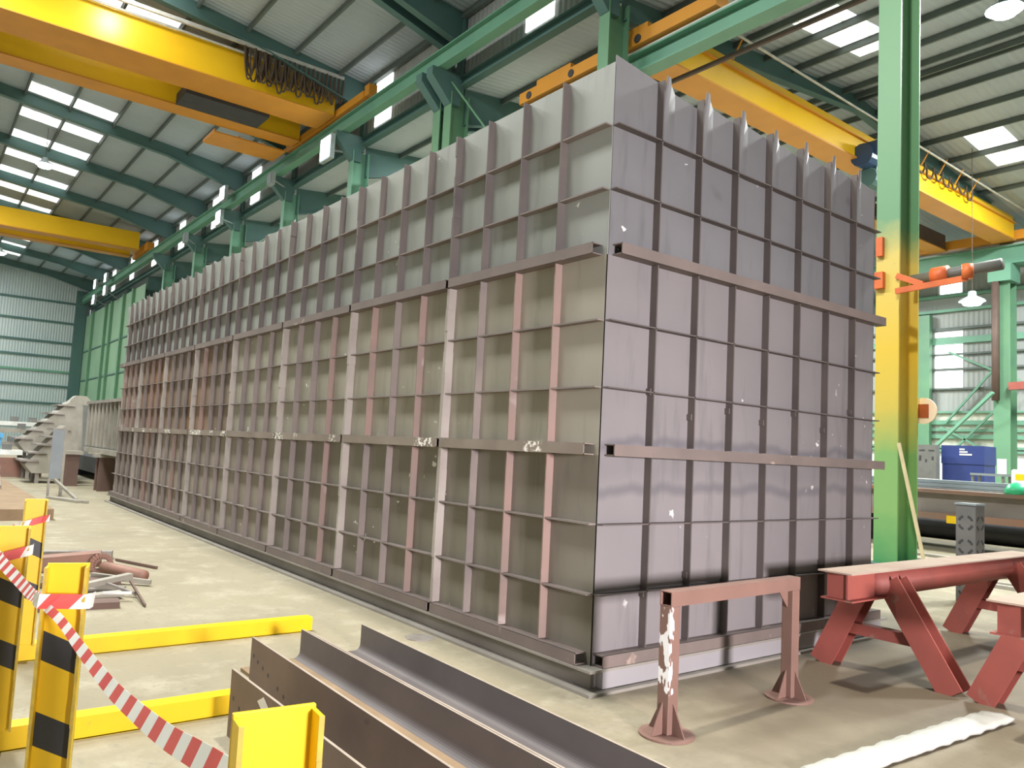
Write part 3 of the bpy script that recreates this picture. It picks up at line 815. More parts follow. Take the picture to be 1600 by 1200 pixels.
# barrier tape: one ribbon from the far post to the near one
def catmull(P, n=12):
    out = []
    for i in range(len(P) - 1):
        p0 = Vector(P[max(i - 1, 0)]); p1 = Vector(P[i]); p2 = Vector(P[i + 1]); p3 = Vector(P[min(i + 2, len(P) - 1)])
        for k in range(n):
            t = k / n
            out.append(.5 * ((2 * p1) + (p2 - p0) * t + (2 * p0 - 5 * p1 + 4 * p2 - p3) * t * t + (3 * p1 - p0 - 3 * p2 + p3) * t ** 3))
    out.append(Vector(P[-1])); return out
def ribbon(P, widths, pitch=.085, slant=.5, roll=None, mbs=None):
    pts = catmull(P, 14); L = [0]
    for a, b in zip(pts[:-1], pts[1:]): L.append(L[-1] + (b - a).length)
    tot = L[-1]
    def at(s):
        s = min(max(s, 0), tot)
        for i in range(len(L) - 1):
            if s <= L[i + 1]:
                f = (s - L[i]) / max(L[i + 1] - L[i], 1e-6)
                return pts[i].lerp(pts[i + 1], f), (pts[i + 1] - pts[i]).normalized()
        return pts[-1], (pts[-1] - pts[-2]).normalized()
    m = mbs or MB(); n = int(tot / pitch); sub = 3
    for i in range(n + 1):
        for k in range(sub):
            s0 = i * pitch + pitch * k / sub; s1 = s0 + pitch / sub
            if s0 >= tot: break
            q = []
            for s in (s0, s1):
                f = min(s / tot, 1)
                w = widths[0] + (widths[1] - widths[0]) * f
                r = roll(f) if roll else 0
                for side in (-1, 1):
                    p, d = at(s + side * w * slant * .5)
                    sd = d.cross(Vector((0, 0, 1))); sd = sd.normalized() if sd.length > 1e-4 else Vector((1, 0, 0))
                    u = sd.cross(d)
                    q.append(p + (u * math.cos(r) + sd * math.sin(r)) * (side * w / 2))
            th = Vector((.0006, -.0006, 0))
            m.poly(q + [p + th for p in q], [(0, 2, 3, 1), (4, 5, 7, 6), (0, 1, 5, 4), (2, 6, 7, 3), (0, 4, 6, 2), (1, 3, 7, 5)], i % 2)
    return m
tape = MB()
ribbon([(.62, -3.575, 1.02), (.70, -3.572, 1.02), (.716, -3.56, 1.02), (.735, -3.49, 1.018), (.755, -3.42, 1.015), (.752, -3.400, 1.015), (.70, -3.375, 1.015)], (.055, .055), .11, .8, mbs=tape)
ribbon([(.69, -3.545, 1.0), (.871, -3.513, .976), (1.181, -3.497, .949), (1.555, -3.479, .924), (1.819, -3.465, .924), (2.087, -3.452, .937), (2.264, -3.443, .956), (2.419, -3.435, .972), (2.69, -3.42, .99)], (.030, .066), .062, .35, roll=lambda f: -.55 + .3 * f, mbs=tape)
ribbon([(-.62, -3.62, 1.05), (-.40, -3.63, 1.06), (-.15, -3.615, 1.045), (.10, -3.57, 1.00), (.35, -3.55, .985), (.62, -3.555, 1.015)], (.055, .042), .040, .25, roll=lambda f: -.5, mbs=tape)
ribbon([(-.70, -3.607, .985), (-.65, -3.612, .985), (-.633, -3.60, .987), (-.623, -3.53, 1.01), (-.612, -3.457, 1.03), (-.62, -3.44, 1.035), (-.68, -3.43, 1.035)], (.05, .05), .10, .8, mbs=tape)
ribbon([(-2.45, -3.31, .97), (-2.41, -3.313, .97), (-2.393, -3.30, .973), (-2.384, -3.23, .995), (-2.372, -3.157, 1.02), (-2.38, -3.14, 1.02), (-2.44, -3.13, 1.02)], (.045, .045), .11, .8, mbs=tape)
ribbon([(-2.40, -3.325, .98), (-2.2, -3.40, .95), (-1.5, -3.60, .94), (-.9, -3.66, 1.0), (-.64, -3.62, 1.03)], (.05, .05), .07, .5, mbs=tape)
tag(recentre(tape.build('barrier_tape', ['tape_white', 'tape_red'])), 'red and white striped barrier tape strung between the yellow posts', 'tape', kind='thing')

# long steel angles lying on the floor
def angle(y, x0, x1, h, foot, label, mat, t_=.014, zb=0.0, holes=None, foot_mat=None, fdir=-1, smear=False, double=False, taper=0, yaw=0.0, lowcut=0):
    t = thing('steel_angle', (x0, y, zb), label, 'steel angle', 'steel angles lying on the floor', yaw)
    L = x1 - x0; n = 6; r = .05
    # profile in (y,z): upright with a rounded inner root; local coordinates
    m = MB()
    prof = [(0, 0), (0, h), (fdir * t_, h), (fdir * t_, t_ + r)]
    for k in range(1, n):
        a = math.pi / 2 * k / n
        prof.append((fdir * (t_ + r - r * math.cos(a)), t_ + r - r * math.sin(a)))
    prof += [(fdir * (t_ + r), t_), (fdir * (t_ + r), 0)]
    m.prism(prof, 0, 0, L)
    m.build('upright_leg', mat, t)
    m = MB(); m.box((0, fdir * (t_ + r), 0), (L, fdir * foot, t_)); m.build('foot_leg', foot_mat or mat, t)
    m = MB(); m.box((0, 0, h), (L, fdir * t_, h + .0012)); m.build('top_edge', 'edge_pale', t)
    if double:
        m = MB(); m.box((.05, .012, .02), (L, .026, h - .004)); m.box((.05, .026, 0), (L, .04, h - .02)); m.build('backing_plate', mat, t)
        m = MB(); m.box((.05, .012, h - .004), (L, .026, h - .003)); m.build('top_edge', 'edge_pale', t)
    if holes:
        for hx, hz in holes:
            m = MB(); m.tube([(hx, -.001 if fdir > 0 else -t_ - .001, hz), (hx, .001 if fdir > 0 else -t_ + .001, hz)], .014, 12); ho = m.build('bolt_hole', 'dark', t)
    if smear:
        m = MB(); m.poly([(.42, -.001, h - .06), (.50, -.001, h - .02), (.66, -.001, h - .10), (.60, -.001, h - .14), (.42, -.002, h - .06), (.50, -.002, h - .02), (.66, -.002, h - .10), (.60, -.002, h - .14)],
                         [(0, 1, 2, 3), (4, 7, 6, 5), (0, 4, 5, 1), (1, 5, 6, 2), (2, 6, 7, 3), (3, 7, 4, 0)])
        m.build('chalk_smear', 'white', t)
    return t
angle(-.955, -1.655, 3.4, .215, .20, 'dark steel angle nearest the tank, alone at the back', 'angle_dark', yaw=-.0195)
angle(-1.465, -1.655, 3.4, .225, .34, 'dark steel angle with a double top edge and a rusty foot', 'angle_dark', foot_mat='foot_rust', double=True, yaw=-.009)
angle(-2.11, -.985, 3.6, .375, .10, 'tall rusty steel angle with a row of bolt holes, second from the camera side', 'angle_rust',
      holes=[(.06, .27), (.14, .25), (.235, .235), (.33, .215), (.50, .18), (.60, .16), (.72, .14)], foot_mat='foot_rust', fdir=1, yaw=-.016)
angle(-2.44, -.375, 3.4, .365, .10, 'low rusty steel angle smeared with chalk behind the open yellow post', 'angle_rust',
      holes=[(.06, .22), (.16, .19), (.27, .155), (.06, .10)], smear=True, fdir=1)
tag(recentre(MB().box((-1.55, -1.965, 0), (3.4, -1.88, .025)).build('steel_flat', 'foot_rust')), 'flat rusty bar lying between the steel angles', 'steel bar', kind='thing')

# brown barrier frame
t = thing('goal_barrier', (.86, .49, 0), 'pinkish brown goal-shaped steel frame standing before the tank end', 'barrier')
o = t.location
xa, ya, xb, yb, zt = .885, -.20, .835, 1.18, .86
def hollow(m, p0, p1, w, wall=.006):
    p0 = Vector(p0); p1 = Vector(p1); d = (p1 - p0).normalized()
    up = Vector((0, 0, 1)) if abs(d.z) < .9 else Vector((1, 0, 0))
    s = d.cross(up).normalized(); u = s.cross(d); hw = w / 2 - wall / 2
    m.bar(p0 + u * hw, p1 + u * hw, w, wall, up); m.bar(p0 - u * hw, p1 - u * hw, w, wall, up)
    m.bar(p0 + s * hw, p1 + s * hw, wall, w - 2 * wall, up); m.bar(p0 - s * hw, p1 - s * hw, wall, w - 2 * wall, up)
m = MB(o); hollow(m, (xa, ya - .045, zt - .045), (xb, yb + .045, zt - .045), .09); m.build('top_tube', 'barrier', t)
for (x, y, mt) in ((xa, ya, 'barrier_leg'), (xb, yb, 'barrier')):
    lg = MB(o).box((x - .045, y - .045, .012), (x + .045, y + .045, zt - .09)).build('leg', mt, t, bevel=.006)
    m = MB(o); m.tube([(x, y, 0), (x, y, .012)], .17, 28); m.build('base_disc', 'barrier', lg)
    for dx, dy in ((1, 0), (-1, 0), (0, 1), (0, -1)):
        m = MB(o)
        a = Vector((x + dx * .045, y + dy * .045, .012)); b = Vector((x + dx * .14, y + dy * .14, .012)); c = Vector((x + dx * .045, y + dy * .045, .20))
        n = Vector((-dy, dx, 0)) * .004
        m.poly([a - n, b - n, c - n, a + n, b + n, c + n], [(0, 1, 2), (5, 4, 3), (0, 3, 4, 1), (1, 4, 5, 2), (2, 5, 3, 0)])
        m.build('gusset', 'barrier', lg)
m = MB(o); m.poly([(xb - .004, yb - .045, zt - .09), (xb - .004, yb - .16, zt - .09), (xb - .004, yb - .045, zt - .22), (xb + .004, yb - .045, zt - .09), (xb + .004, yb - .16, zt - .09), (xb + .004, yb - .045, zt - .22)],
                  [(0, 1, 2), (5, 4, 3), (0, 3, 4, 1), (1, 4, 5, 2), (2, 5, 3, 0)]); m.build('corner_gusset', 'barrier', t)

# red trestles
def trestle(xc, y0, y1, label, near=2.47, far=5.0):
    t = thing('steel_trestle', (xc, (y0 + y1) / 2, 0), label, 'trestle', 'red steel trestles')
    o = t.location; zt = .865
    MB(o).box((xc - .14, y0 - .06, zt - .012), (xc + .14, y1, zt)).build('top_flange', 'red_dusty', t)
    m = MB(o); m.box((xc + .06, y0, zt - .21), (xc + .075, near - .24, zt - .012)); m.box((xc - .13, y0 - .03, zt - .222), (xc + .13, near - .12, zt - .21)); m.box((xc - .10, y0 + .01, zt - .21), (xc + .06, y0 + .025, zt - .012))
    m.build('beam_end', 'red', t)
    m = MB(o); m.tube([(xc + .01, near - .19, zt - .125), (xc + .01, y1, zt - .125)], .112, 20); m.build('pipe_beam', 'red', t, True)
    for y in (near, far):
        for s, foot in ((-1, -.47), (1, .60)):
            m = MB(o)
            m.ibeam((xc + s * .10, y, zt - .10), (xc + foot, y - .02, .0), .17, .19, .014, .014, up=(0, 1, 0))
            m.build('leg', 'red', t)
        m = MB(o); m.bar((xc - .26, y, .33), (xc + .31, y, .33), .10, .09); m.build('cross_tie', 'red', t)
    return t
trestle(.84, 1.82, 5.6, 'red primed steel trestle beside the brown frame, its feet before the tank')
trestle(2.10, 1.70, 5.6, 'red primed steel trestle cut by the right edge of the view')

# wavy white sheet strip on the floor
def wf(u, v):
    y = 0.0 + 2.08 * u; 
    return (1.66 + .10 * u + .20 * v + .003 * math.sin(u * 60), y + (.03 if v > .5 else 0), .030 + .004 * math.sin(u * 2 * math.pi * 11 + 3 * v) + .010 * math.sin(v * math.pi) + .004 * random.random())
tag(recentre(MB().grid(wf, 66, 5, (0, 0, -.018)).build('plastic_strip', 'white_sheet', None, True)), 'wavy white plastic strip lying on the floor at lower right', 'plastic strip', kind='thing')
# floor cover plate
m = MB(); m.tube([(-1.83, -.30, 0), (-1.83, -.30, .006)], .13, 8)
tag(recentre(m.build('drain_cover', 'scrap')), 'small flat octagonal cover in the floor beside the tank', 'cover', kind='thing')

# scrap on the floor
def scrap(pts, w, h, label, mat, name='scrap_bar'):
    m = MB()
    for a, b in zip(pts[:-1], pts[1:]): m.bar(a, b, w, h)
    return tag(recentre(m.build(name, mat)), label, 'scrap', 'scrap pile behind the yellow posts', 'thing')
scrap([(-7.6, -2.9, .05), (-7.25, -1.72, .05)], .16, .10, 'long grey channel offcut, farthest back in the scrap pile', 'scrap')
scrap([(-7.0, -1.72, .02), (-6.2, -1.42, .02)], .03, .03, 'thin rod poking out of the back of the scrap pile', 'brown')
m = MB(); m.tube([(-6.0, -2.05, .09), (-5.35, -1.76, .07)], .065, 14)
tag(recentre(m.build('scrap_pipe', 'scrap_red', None, True)), 'short rusty pipe lying on the scrap pile', 'scrap', 'scrap pile behind the yellow posts', 'thing')
m = MB()
for k in range(20):
    a = 2 * math.pi * k / 20; b = 2 * math.pi * (k + 1) / 20
    m.bar((-6.05, -2.07 + .10 * math.cos(a), .11 + .10 * math.sin(a)), (-6.05, -2.07 + .10 * math.cos(b), .11 + .10 * math.sin(b)), .06, .02, (1, 0, 0))
tag(recentre(m.build('scrap_ring', 'scrap_red')), 'rusty ring standing against the pipe in the scrap pile', 'scrap', 'scrap pile behind the yellow posts', 'thing')
scrap([(-6.5, -2.7, .08), (-6.35, -2.02, .14)], .28, .16, 'reddish box section block in the scrap pile', 'scrap_red')
scrap([(-5.2, -2.9, .16), (-4.75, -2.08, .05)], .07, .05, 'pale flat bar sloping down in the scrap pile', 'pale_steel')
scrap([(-4.55, -2.95, .06), (-4.9, -2.0, .16)], .09, .05, 'pale flat bar crossing over the sloping one in the scrap pile', 'pale_steel')
scrap([(-4.5, -2.7, .03), (-4.55, -2.15, .05)], .14, .04, 'short pale offcut at the front of the scrap pile', 'pale_steel')
scrap([(-4.8, -2.02, .12), (-4.0, -2.05, .02)], .02, .02, 'thin bent rod at the right end of the scrap pile', 'brown')
for i, (p, q, w, h, mt) in enumerate((((-5.0, -2.5, .02), (-4.9, -2.15, .03), .06, .03, 'pale_steel'), ((-4.75, -2.25, .12), (-4.5, -2.0, .03), .03, .02, 'scrap'), ((-5.9, -1.95, .02), (-5.75, -1.80, .02), .08, .04, 'scrap_red'), ((-6.6, -1.9, .02), (-6.3, -1.75, .02), .05, .03, 'scrap'), ((-4.4, -2.35, .09), (-4.35, -2.1, .08), .05, .02, 'white'))):
    scrap([p, q], w, h, ('small pale chip between the crossed bars of the scrap pile', 'thin splinter leaning at the tip of the crossed bars', 'small rusty nugget under the end of the scrap pipe', 'small grey sliver behind the scrap ring', 'small white strip at the front tip of the scrap pile')[i], mt)
scrap([(-4.25, -3.0, .03), (-4.15, -2.25, .03)], .22, .06, 'dark plate offcut under the front of the scrap pile', 'brown')
scrap([(-5.5, -2.95, .03), (-5.35, -2.0, .03)], .3, .06, 'dark plate offcut under the middle of the scrap pile', 'brown')
scrap([(-5.55, -2.25, .08), (-5.1, -1.75, .04)], .05, .05, 'crumpled pale strip under the rusty pipe', 'pale_steel')

# ================================================================== FAR LEFT
# stacked long plates along the aisle
for i, (y0, y1, z0, z1, xe, mt) in enumerate(((-4.6, -2.75, 0, .32, -10.6, 'pale_steel'), (-2.72, -1.75, 0, .20, -12.2, 'foot_rust'), (-4.4, -2.9, .33, .42, -12.5, 'pale_steel'))):
    m = MB(); m.box((-24, y0, z0), (xe, y1, z1))
    tag(recentre(m.build('plate_stack', [mt])), ('thick pale plate stack at the left edge, its cut end showing', 'low rusty plate stack beside the aisle at left', 'thinner plate on top of the pale stack at left')[i], 'steel plates', kind='thing')
for i, (x, y) in enumerate(((-12.4, -3.1), (-15, -2.6), (-17.5, -2.2))):
    m = MB(); m.bar((x, y, .46 if i == 0 else .24), (x - 4.5, y + .35, .47 if i == 0 else .24), .12, .07)
    tag(recentre(m.build('steel_bar', 'scrap')), ('slanting grey bar on the pale plate stack at left', 'grey bar lying across the low rusty stack', 'far grey bar behind the low rusty stack')[i], 'steel bar', kind='thing')
t = thing('blue_bin', (-27.6, -1.80, 0), 'light blue bin at the left edge behind the plates', 'bin')
m = MB(); m.prism([(-.36, .0), (.36, .0), (.42, 1.24), (-.42, 1.24)], 1, -.38, .38); m.build('body', 'sky_blue', t)
m = MB(); m.box((-.46, -.42, 1.24), (.46, .42, 1.39)); m.build('lid', 'sky_blue', t)
# panel on props
t = thing('notice_board', (-18.0, -.98, 0), 'blue grey upright panel on thin props left of the container', 'panel')
o = t.location
MB(o).box((-18.03, -1.13, .42), (-17.98, -.88, 1.62)).build('board', 'panel_grey', t)
MB(o).box((-18.05, -.88, 0), (-17.96, -.82, 1.66)).build('edge_strip', 'pale_steel', t)
for y in (-1.12, -.84): MB(o).bar((-18.0, y, .42), (-18.0 + .02, y, 0), .05, .05).build('prop', 'scrap', t)
MB(o).bar((-18, -1.0, .4), (-16.6, -.7, .02), .06, .06).build('prop', 'pale_steel', t)
tag(recentre(MB().bar((-17.2, -1.2, .03), (-15.9, -.75, .03), .12, .05).bar((-17.0, -1.0, .03), (-15.8, -.62, .03), .1, .05).build('timber_bearer', 'pale_steel')), 'pair of pale bearers lying before the upright panel', 'bearer', kind='thing')
# ribbed container on a stand
t = thing('ribbed_casing', (-19.3, 1.4, 0), 'grey ribbed steel casing raised on brown stands behind the tank', 'casing')
o = t.location
MB(o).box((-22.1, .33, 1.15), (-16.7, 2.6, 2.45)).build('shell', 'grey', t)
for i in range(11):
    x = -22.05 + .53 * i; MB(o).box((x - .03, .25, 1.2), (x + .03, .33, 2.42)).build('rib', 'pale_steel', t)
MB(o).box((-22.2, .22, 2.42), (-16.6, 2.65, 2.5)).build('top_rim', 'scrap', t)
MB(o).box((-22.2, .25, 1.02), (-16.6, 2.65, 1.15)).build('bottom_rim', 'pale_steel', t)
def stand(x, y, label):
    t = thing('support_stand', (x, y, 0), label, 'stand', 'brown stands under the casing')
    o = t.location
    m = MB(o); m.prism([(x - .22, y - .2), (x - .18, y - .2), (x - .18, y - .02), (x + .18, y - .02), (x + .18, y - .2), (x + .22, y - .2), (x + .22, y + .2), (x + .18, y + .2), (x + .18, y + .02), (x - .18, y + .02), (x - .18, y + .2), (x - .22, y + .2)], 2, 0, .92); m.build('leg', 'brown', t)
    m = MB(o); m.box((x - .32, y - .28, .92), (x + .32, y + .28, 1.02)); m.build('head_plate', 'pale_steel', t)
    return t
stand(-19.9, .45, 'brown stand under the front of the ribbed casing')
stand(-22.0, -.1, 'brown stand left of the ribbed casing, under the grey chute')
# long dark bed behind
tag(recentre(MB().box((-29, 1.0, .25), (-22.6, 2.6, .75)).box((-29, 1.0, 0), (-28.6, 2.6, .25)).box((-23.0, 1.0, 0), (-22.6, 2.6, .25)).build('machine_bed', 'dark')), 'long dark bed seen under the ribbed casing', 'machine', kind='thing')
# stepped chutes
def chute(p0, p1, w, n, label, depth=.5):
    t = thing('stepped_chute', ((p0[0] + p1[0]) / 2, (p0[1] + p1[1]) / 2, 0), label, 'chute', 'pale stepped chutes')
    o = t.location; p0 = Vector(p0); p1 = Vector(p1); d = p1 - p0
    m = MB(o); m.prism([(p0.y, p0.z), (p1.y, p1.z), (p1.y + .35, p1.z), (p1.y + .45, p0.z - .25), (p0.y + .2, p0.z - .25)], 0, p0.x - w, p0.x); m.build('body', 'pale_steel', t)
    for k in range(n):
        q = p0 + d * ((k + .5) / n); m = MB(o); m.box((q.x - w - .05, q.y - .22, q.z - .03), (q.x + .06, q.y + .25, q.z + .02)); m.build('ledge', 'scrap', t)
    for x in (p0.x - w + .1, p0.x - .1):
        MB(o).box((x - .05, p1.y + .2, 0), (x + .05, p1.y + .3, p1.z - .3)).build('leg', 'scrap', t)
        MB(o).box((x - .05, p0.y + .3, 0), (x + .05, p0.y + .4, p0.z)).build('leg', 'scrap', t)
    return t
chute((-22.8, -1.15, .55), (-22.8, -.2, 1.75), 1.2, 5, 'front pale stepped chute beside the ribbed casing')
chute((-24.6, -1.2, 1.15), (-24.6, .15, 2.55), 1.4, 5, 'rear taller pale stepped chute with dark ledges')
tag(recentre(MB().prism([(-.5, 0), (.5, 0), (.18, .35), (-.18, .35)], 0, -26, -25.2).build('cone_hood', 'pale_steel')), 'pale conical hood peeping above the ribbed casing', 'hood', kind='thing').location = (-30.5, 1.3, 2.6)
tag(recentre(MB().box((-31.0, .9, 0), (-30.0, 1.7, 2.6)).build('hood_base', 'grey')), 'grey plinth under the conical hood', 'plinth', kind='thing')
# racks of long pale bars in the far left background
for i, (x, y0, y1, z, mt) in enumerate(((-36, -6, 1.6, 1.55, 'pale_steel'), (-37, -6, 1.4, 1.85, 'white'), (-34, -6, .4, 1.0, 'scrap'), (-31, -6, 0.0, .75, 'white'), (-29, -6, -.7, .5, 'foot_rust'))):
    t = thing('bar_rack', (x, (y0 + y1) / 2, 0), ('dark-topped rack of pale bars at far left', 'farthest white long panel before the end wall', 'grey rack in the middle of the far left clutter', 'white long panel low in the far left clutter', 'rusty low rack nearest in the far left clutter')[i], 'rack')
    o = t.location
    MB(o).box((x - .4, y0, z - .18), (x + .4, y1, z)).build('bars', mt, t)
    for y in (y0 + .5, (y0 + y1) / 2, y1 - .4): MB(o).box((x - .3, y - .12, 0), (x + .3, y + .12, z - .18)).build('leg', 'dark', t)
    for y in (y1 - 1.6, y1 - .9): MB(o).box((x - .2, y - .14, z), (x + .2, y + .14, z + .22)).build('block', 'grey', t)
tag(recentre(MB().box((-26.5, -1.9, 0), (-26, -.3, .62)).build('scrap_bin', 'scrap_red')), 'rust coloured low bin between chute and bars at left', 'bin', kind='thing')
tag(recentre(MB().box((-26, -3.0, 0), (-24.4, -1.6, .42)).build('pale_crate', 'pale_steel')), 'low pale crate between blue bin and chutes', 'crate', kind='thing')

# ================================================================== RIGHT BACKGROUND
# long brown girder on bearers, with plates on top
t = thing('long_girder', (-1.5, 14.2, 0), 'long brown primed I girder lying raised behind the banded column', 'girder')
o = t.location
m = MB(o); m.box((-9, 14.0, .78), (5, 14.02, 1.22)); m.build('web', 'grey_beam', t)
MB(o).box((-9, 13.85, 1.22), (5, 14.4, 1.30)).build('top_flange', 'brown_beam', t)
MB(o).box((-9, 13.85, .66), (5, 14.4, .80)).build('bottom_flange', 'brown_beam', t)
for i, x in enumerate((-7.5, -1.2, 4)):
    tag(recentre(MB().box((x - .2, 13.9, 0), (x + .2, 14.6, .655)).build('steel_bearer', 'dark')), ('dark bearer under the long girder behind the column', 'dark bearer under the long girder beside the cast pillar', 'dark bearer under the long girder past the right edge')[i], 'bearer', kind='thing')
for i, x in enumerate((-4.45, -3.35)):
    tag(recentre(MB().box((x - .12, 13.78, .60), (x + .12, 13.845, .76)).build('clamp', 'yellow')), ('small yellow clamp on the girder next to the timber prop', 'small yellow clamp on the girder left of the cast pillar')[i], 'clamp', kind='thing')
for i, (x0, x1, y0, y1, z, mt) in enumerate(((-9, 4, 14.45, 16.6, 1.34, 'galv'), (-8.2, 3, 14.6, 16.2, 1.42, 'galv'), (-7.5, .5, 14.8, 15.9, 1.50, 'galv'))):
    tag(recentre(MB().box((x0, y0, z - .07), (x1, y1, z)).build('steel_plate', mt)), ('lowest bluish plate stacked behind the long girder', 'middle bluish plate stacked behind the long girder', 'short topmost bluish plate stacked behind the long girder')[i], 'plate', kind='thing')
for i, x in enumerate((-6, 0.5)):
    tag(recentre(MB().box((x - .2, 14.7, 0), (x + .2, 16.3, 1.265)).build('trestle_block', 'dark')), ('dark block under the stacked plates near the banded column', 'dark block under the stacked plates at right')[i], 'block', kind='thing')
m = MB()
n = 14; q = []; fs = []
for j, (r, z) in enumerate(((.26, 0), (.25, .1), (.18, .2), (.06, .25))):
    q += [(r * math.cos(2 * math.pi * k / n), r * math.sin(2 * math.pi * k / n), z) for k in range(n)]
for j in range(3):
    for k in range(n): fs.append((j * n + k, j * n + (k + 1) % n, (j + 1) * n + (k + 1) % n, (j + 1) * n + k))
fs += [tuple(range(n)), tuple(range(3 * n, 4 * n))]
m.poly(q, fs); hh = tag(m.build('safety_helmet', 'green_dome', None, True), 'shiny green domed helmet on the long girder', 'helmet', kind='thing'); hh.location = (-2.2, 14.1, 1.30)
# dark vessel low behind the girder
tag(recentre(MB().tube([(-8, 17.2, .32), (5, 17.2, .32)], .32, 16).build('long_pipe', 'dark', None, True)), 'dark long pipe on the floor under the girder', 'pipe', kind='thing')
# cast pillar block with cut-outs
t = thing('cast_pillar', (-.37, 7.22, 0), 'grey square cast pillar with ring shaped holes behind the trestle', 'pillar', rz=math.radians(-3))
MB().box((-.125, -.125, 0), (.125, .125, 1.26)).build('body', 'perf', t, bevel=.006)
MB().box((-.135, -.135, 1.26), (.135, .135, 1.285)).build('cap', 'galv', t)
for zc in (1.03, .72, .42, .17):
    for fx in (0, 1):
        for k in range(4):
            m = MB()
            for j in range(4):
                a0 = math.radians(90 * k + 20 + 13 * j); a1 = math.radians(90 * k + 20 + 13 * (j + 1)); r = .088
                p = [(r * math.cos(a), r * math.sin(a)) for a in (a0, a1)]
                if fx == 0: m.bar((p[0][0], -.1262, zc + p[0][1]), (p[1][0], -.1262, zc + p[1][1]), .003, .030, (0, 0, 1) if abs(p[0][0] - p[1][0]) > abs(p[0][1] - p[1][1]) else (1, 0, 0))
                else: m.bar((.1262, p[0][0], zc + p[0][1]), (.1262, p[1][0], zc + p[1][1]), .003, .030, (0, 0, 1) if abs(p[0][0] - p[1][0]) > abs(p[0][1] - p[1][1]) else (0, 1, 0))
            m.build('slot', 'dark', t)
# flat bars on the floor
for i, (y, x0, x1, w) in enumerate(((9.0, -3.2, 1.6, .12), (9.36, -2.3, 2.2, .14), (10.3, -2.2, 2.6, .14), (11.2, -3.0, 3.2, .18), (12.2, -3.6, 3.4, .2))):
    m = MB(); m.box((x0, y, 0), (x1, y + w, .05))
    tag(recentre(m.build('flat_bar', 'pale_steel')), 'pale flat bar on the floor behind the trestle, %s from the pillar' % ('nearest', 'second', 'third', 'fourth', 'farthest')[i], 'steel bar', 'pale flat bars on the floor', 'thing')
m = MB(); m.bar((-2.05, 9.70, .02), (-2.55, 9.755, 2.15), .04, .05, (1, 0, 0))
tag(recentre(m.build('timber_prop', 'timber')), 'pale timber batten leaning against the yellow-banded column', 'timber', kind='thing')
# blue cabinet and grey casting
t = thing('machine_cabinet', (-9.0, 28.2, 0), 'dark blue machine cabinet with white marks in the right background', 'cabinet')
o = t.location
MB(o).box((-9.7, 28.0, 0), (-8.2, 29.0, 2.04)).build('body', 'blue', t)
MB(o).box((-9.72, 27.96, 2.04), (-8.18, 29.04, 2.74)).build('hood', 'blue', t)
for z, w in ((2.60, .14), (2.50, .22), (2.40, .34)):
    MB(o).box((-9.05, 27.945, z - .03), (-9.05 + w * 1.3, 27.96, z + .03)).build('label_mark', 'white', t)
t = thing('machine_casting', (-9.95, 27.6, 0), 'grey upright casting with dark slots left of the blue cabinet', 'casting')
o = t.location
m = MB(o); m.prism([(-10.38, 1.35), (-9.62, 1.35), (-9.62, 2.72), (-10.3, 2.72), (-10.38, 2.0)], 1, 27.3, 27.6); m.box((-10.3, 27.3, 0), (-9.7, 27.6, 1.35)); m.build('body', 'grey', t)
for x, z, w, h in ((-10.15, 2.5, .2, .05), (-9.8, 2.5, .2, .05), (-10.22, 2.2, .07, .2), (-9.75, 2.2, .07, .14), (-10.0, 2.1, .06, .12)):
    MB(o).box((x - w / 2, 27.285, z - h / 2), (x + w / 2, 27.3, z + h / 2)).build('slot', 'dark', t)
t = thing('work_table', (-10.2, 26.3, 0), 'pale work table below the grey casting', 'table')
o = t.location
MB(o).box((-11.2, 25.8, 1.28), (-9.2, 26.6, 1.42)).build('top', 'white', t)
for x in (-11.0, -9.4): MB(o).box((x - .08, 26.0, 0), (x + .08, 26.4, 1.28)).build('leg', 'grey', t)
t = thing('tool_trolley', (-7.6, 27.0, 0), 'low grey frame trolley right of the blue cabinet', 'trolley')
o = t.location
m = MB(o)
for x in (-8.1, -7.1): m.box((x - .04, 26.7, 0), (x + .04, 26.8, 1.7)); m.box((x - .04, 27.3, 0), (x + .04, 27.4, 1.7))
m.build('frame', 'grey', t)
MB(o).box((-8.15, 26.65, 1.64), (-7.05, 27.4, 1.72)).build('top', 'galv', t)
tag(recentre(MB().box((-6.9, 27.2, 0), (-4.2, 28.4, 1.55)).build('cable_crate', 'dark')), 'dark low crate past the white notice column', 'crate', kind='thing')
t = thing('white_canister', (-6.0, 26.4, 0), 'white canister with yellow mark at the right edge', 'canister')
o = t.location
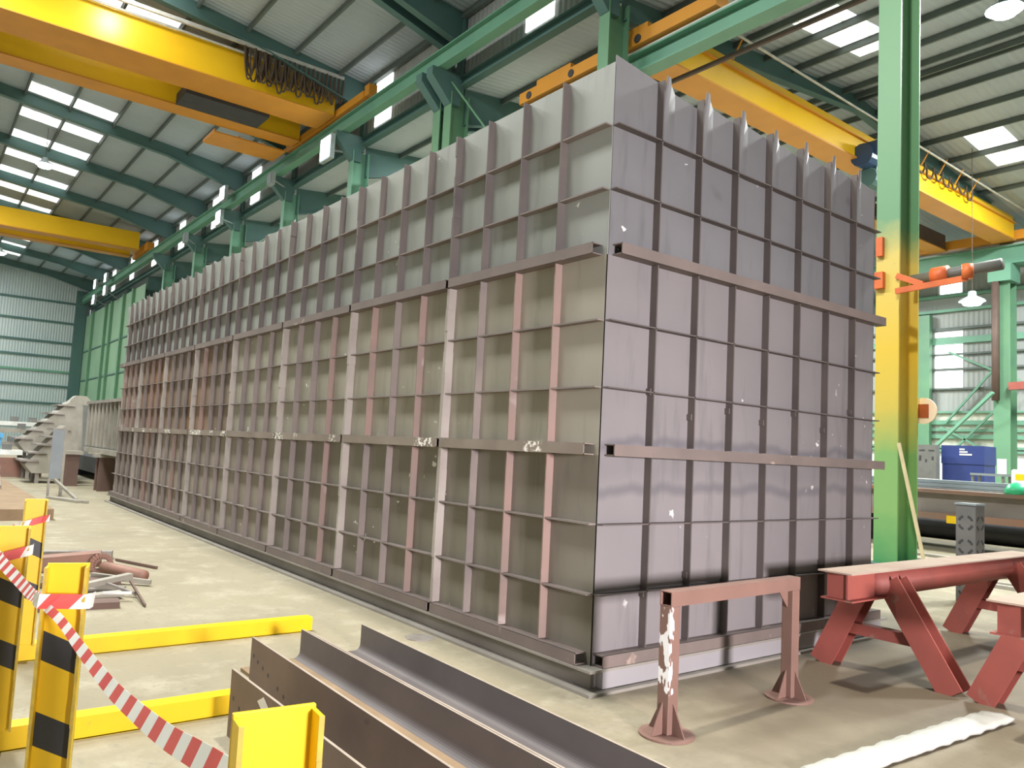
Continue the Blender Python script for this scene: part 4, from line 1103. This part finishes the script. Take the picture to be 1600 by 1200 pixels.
MB(o).box((-6.6, 26.0, 0), (-5.4, 26.8, 1.9)).build('body', 'white', t, bevel=.06)
MB(o).box((-6.45, 25.985, 1.55), (-6.15, 26.0, 1.75)).build('yellow_mark', 'yellow', t)
# round warning sign behind the banded column
t = thing('round_sign', (-2.55, 10.66, 2.78), 'round pale sign with a brick red bar beside the banded column', 'sign')
m = MB(); m.tube([(0, .0, 0), (0, .03, 0)], .24, 24); m.build('disc', 'sign_rim', t)
m = MB(); m.box((-.20, -.012, -.13), (.10, .0, .12)); m.build('bar', 'sign_bar', t)
m = MB(); m.bar((-.24, .045, 0), (.1, .045, 0), .03, .03); m.build('arm', 'green', t)
# orange swing bracket on the banded column
t = thing('swing_bracket', (-2.8, 9.78, 4.8), 'orange hinged bracket arm on the yellow part of the column', 'bracket')
o = t.location
MB(o).bar((-2.62, 9.74, 4.86), (-1.42, 9.74, 4.93), .05, .10).build('arm', 'orange_red', t)
MB(o).bar((-2.62, 9.78, 5.15), (-2.15, 9.74, 4.92), .05, .10).build('stay', 'orange_red', t)
MB(o).box((-3.02, 9.70, 4.95), (-2.84, 9.795, 5.25)).build('hinge_block', 'orange_red', t)
MB(o).box((-2.98, 9.72, 5.55), (-2.86, 9.795, 5.9)).build('hinge_block', 'orange_red', t)
m = MB(o); m.tube([(-1.42, 9.74, 4.92), (-1.42, 9.74, 5.16)], .09, 12); m.build('arm_end_roller', 'orange_red', t, True)
t = thing('cable_drum', (-2.1, 10.3, 5.1), 'grey drum bar with an orange motor behind the bracket arm', 'winch')
o = t.location
m = MB(o); m.tube([(-2.6, 10.3, 5.15), (-1.1, 10.3, 5.22)], .10, 14); m.build('drum', 'grey', t, True)
m = MB(o); m.tube([(-2.22, 10.28, 5.16), (-1.95, 10.28, 5.17)], .16, 14); m.build('motor', 'orange_red', t, True)
# small red cross bar at the right edge
tag(recentre(MB().bar((-10.4, 36.55, 5.85), (-6.5, 36.3, 6.0), .25, .35).build('cross_beam', 'red')), 'short red beam by the brown pipe on the far column', 'beam', kind='thing')
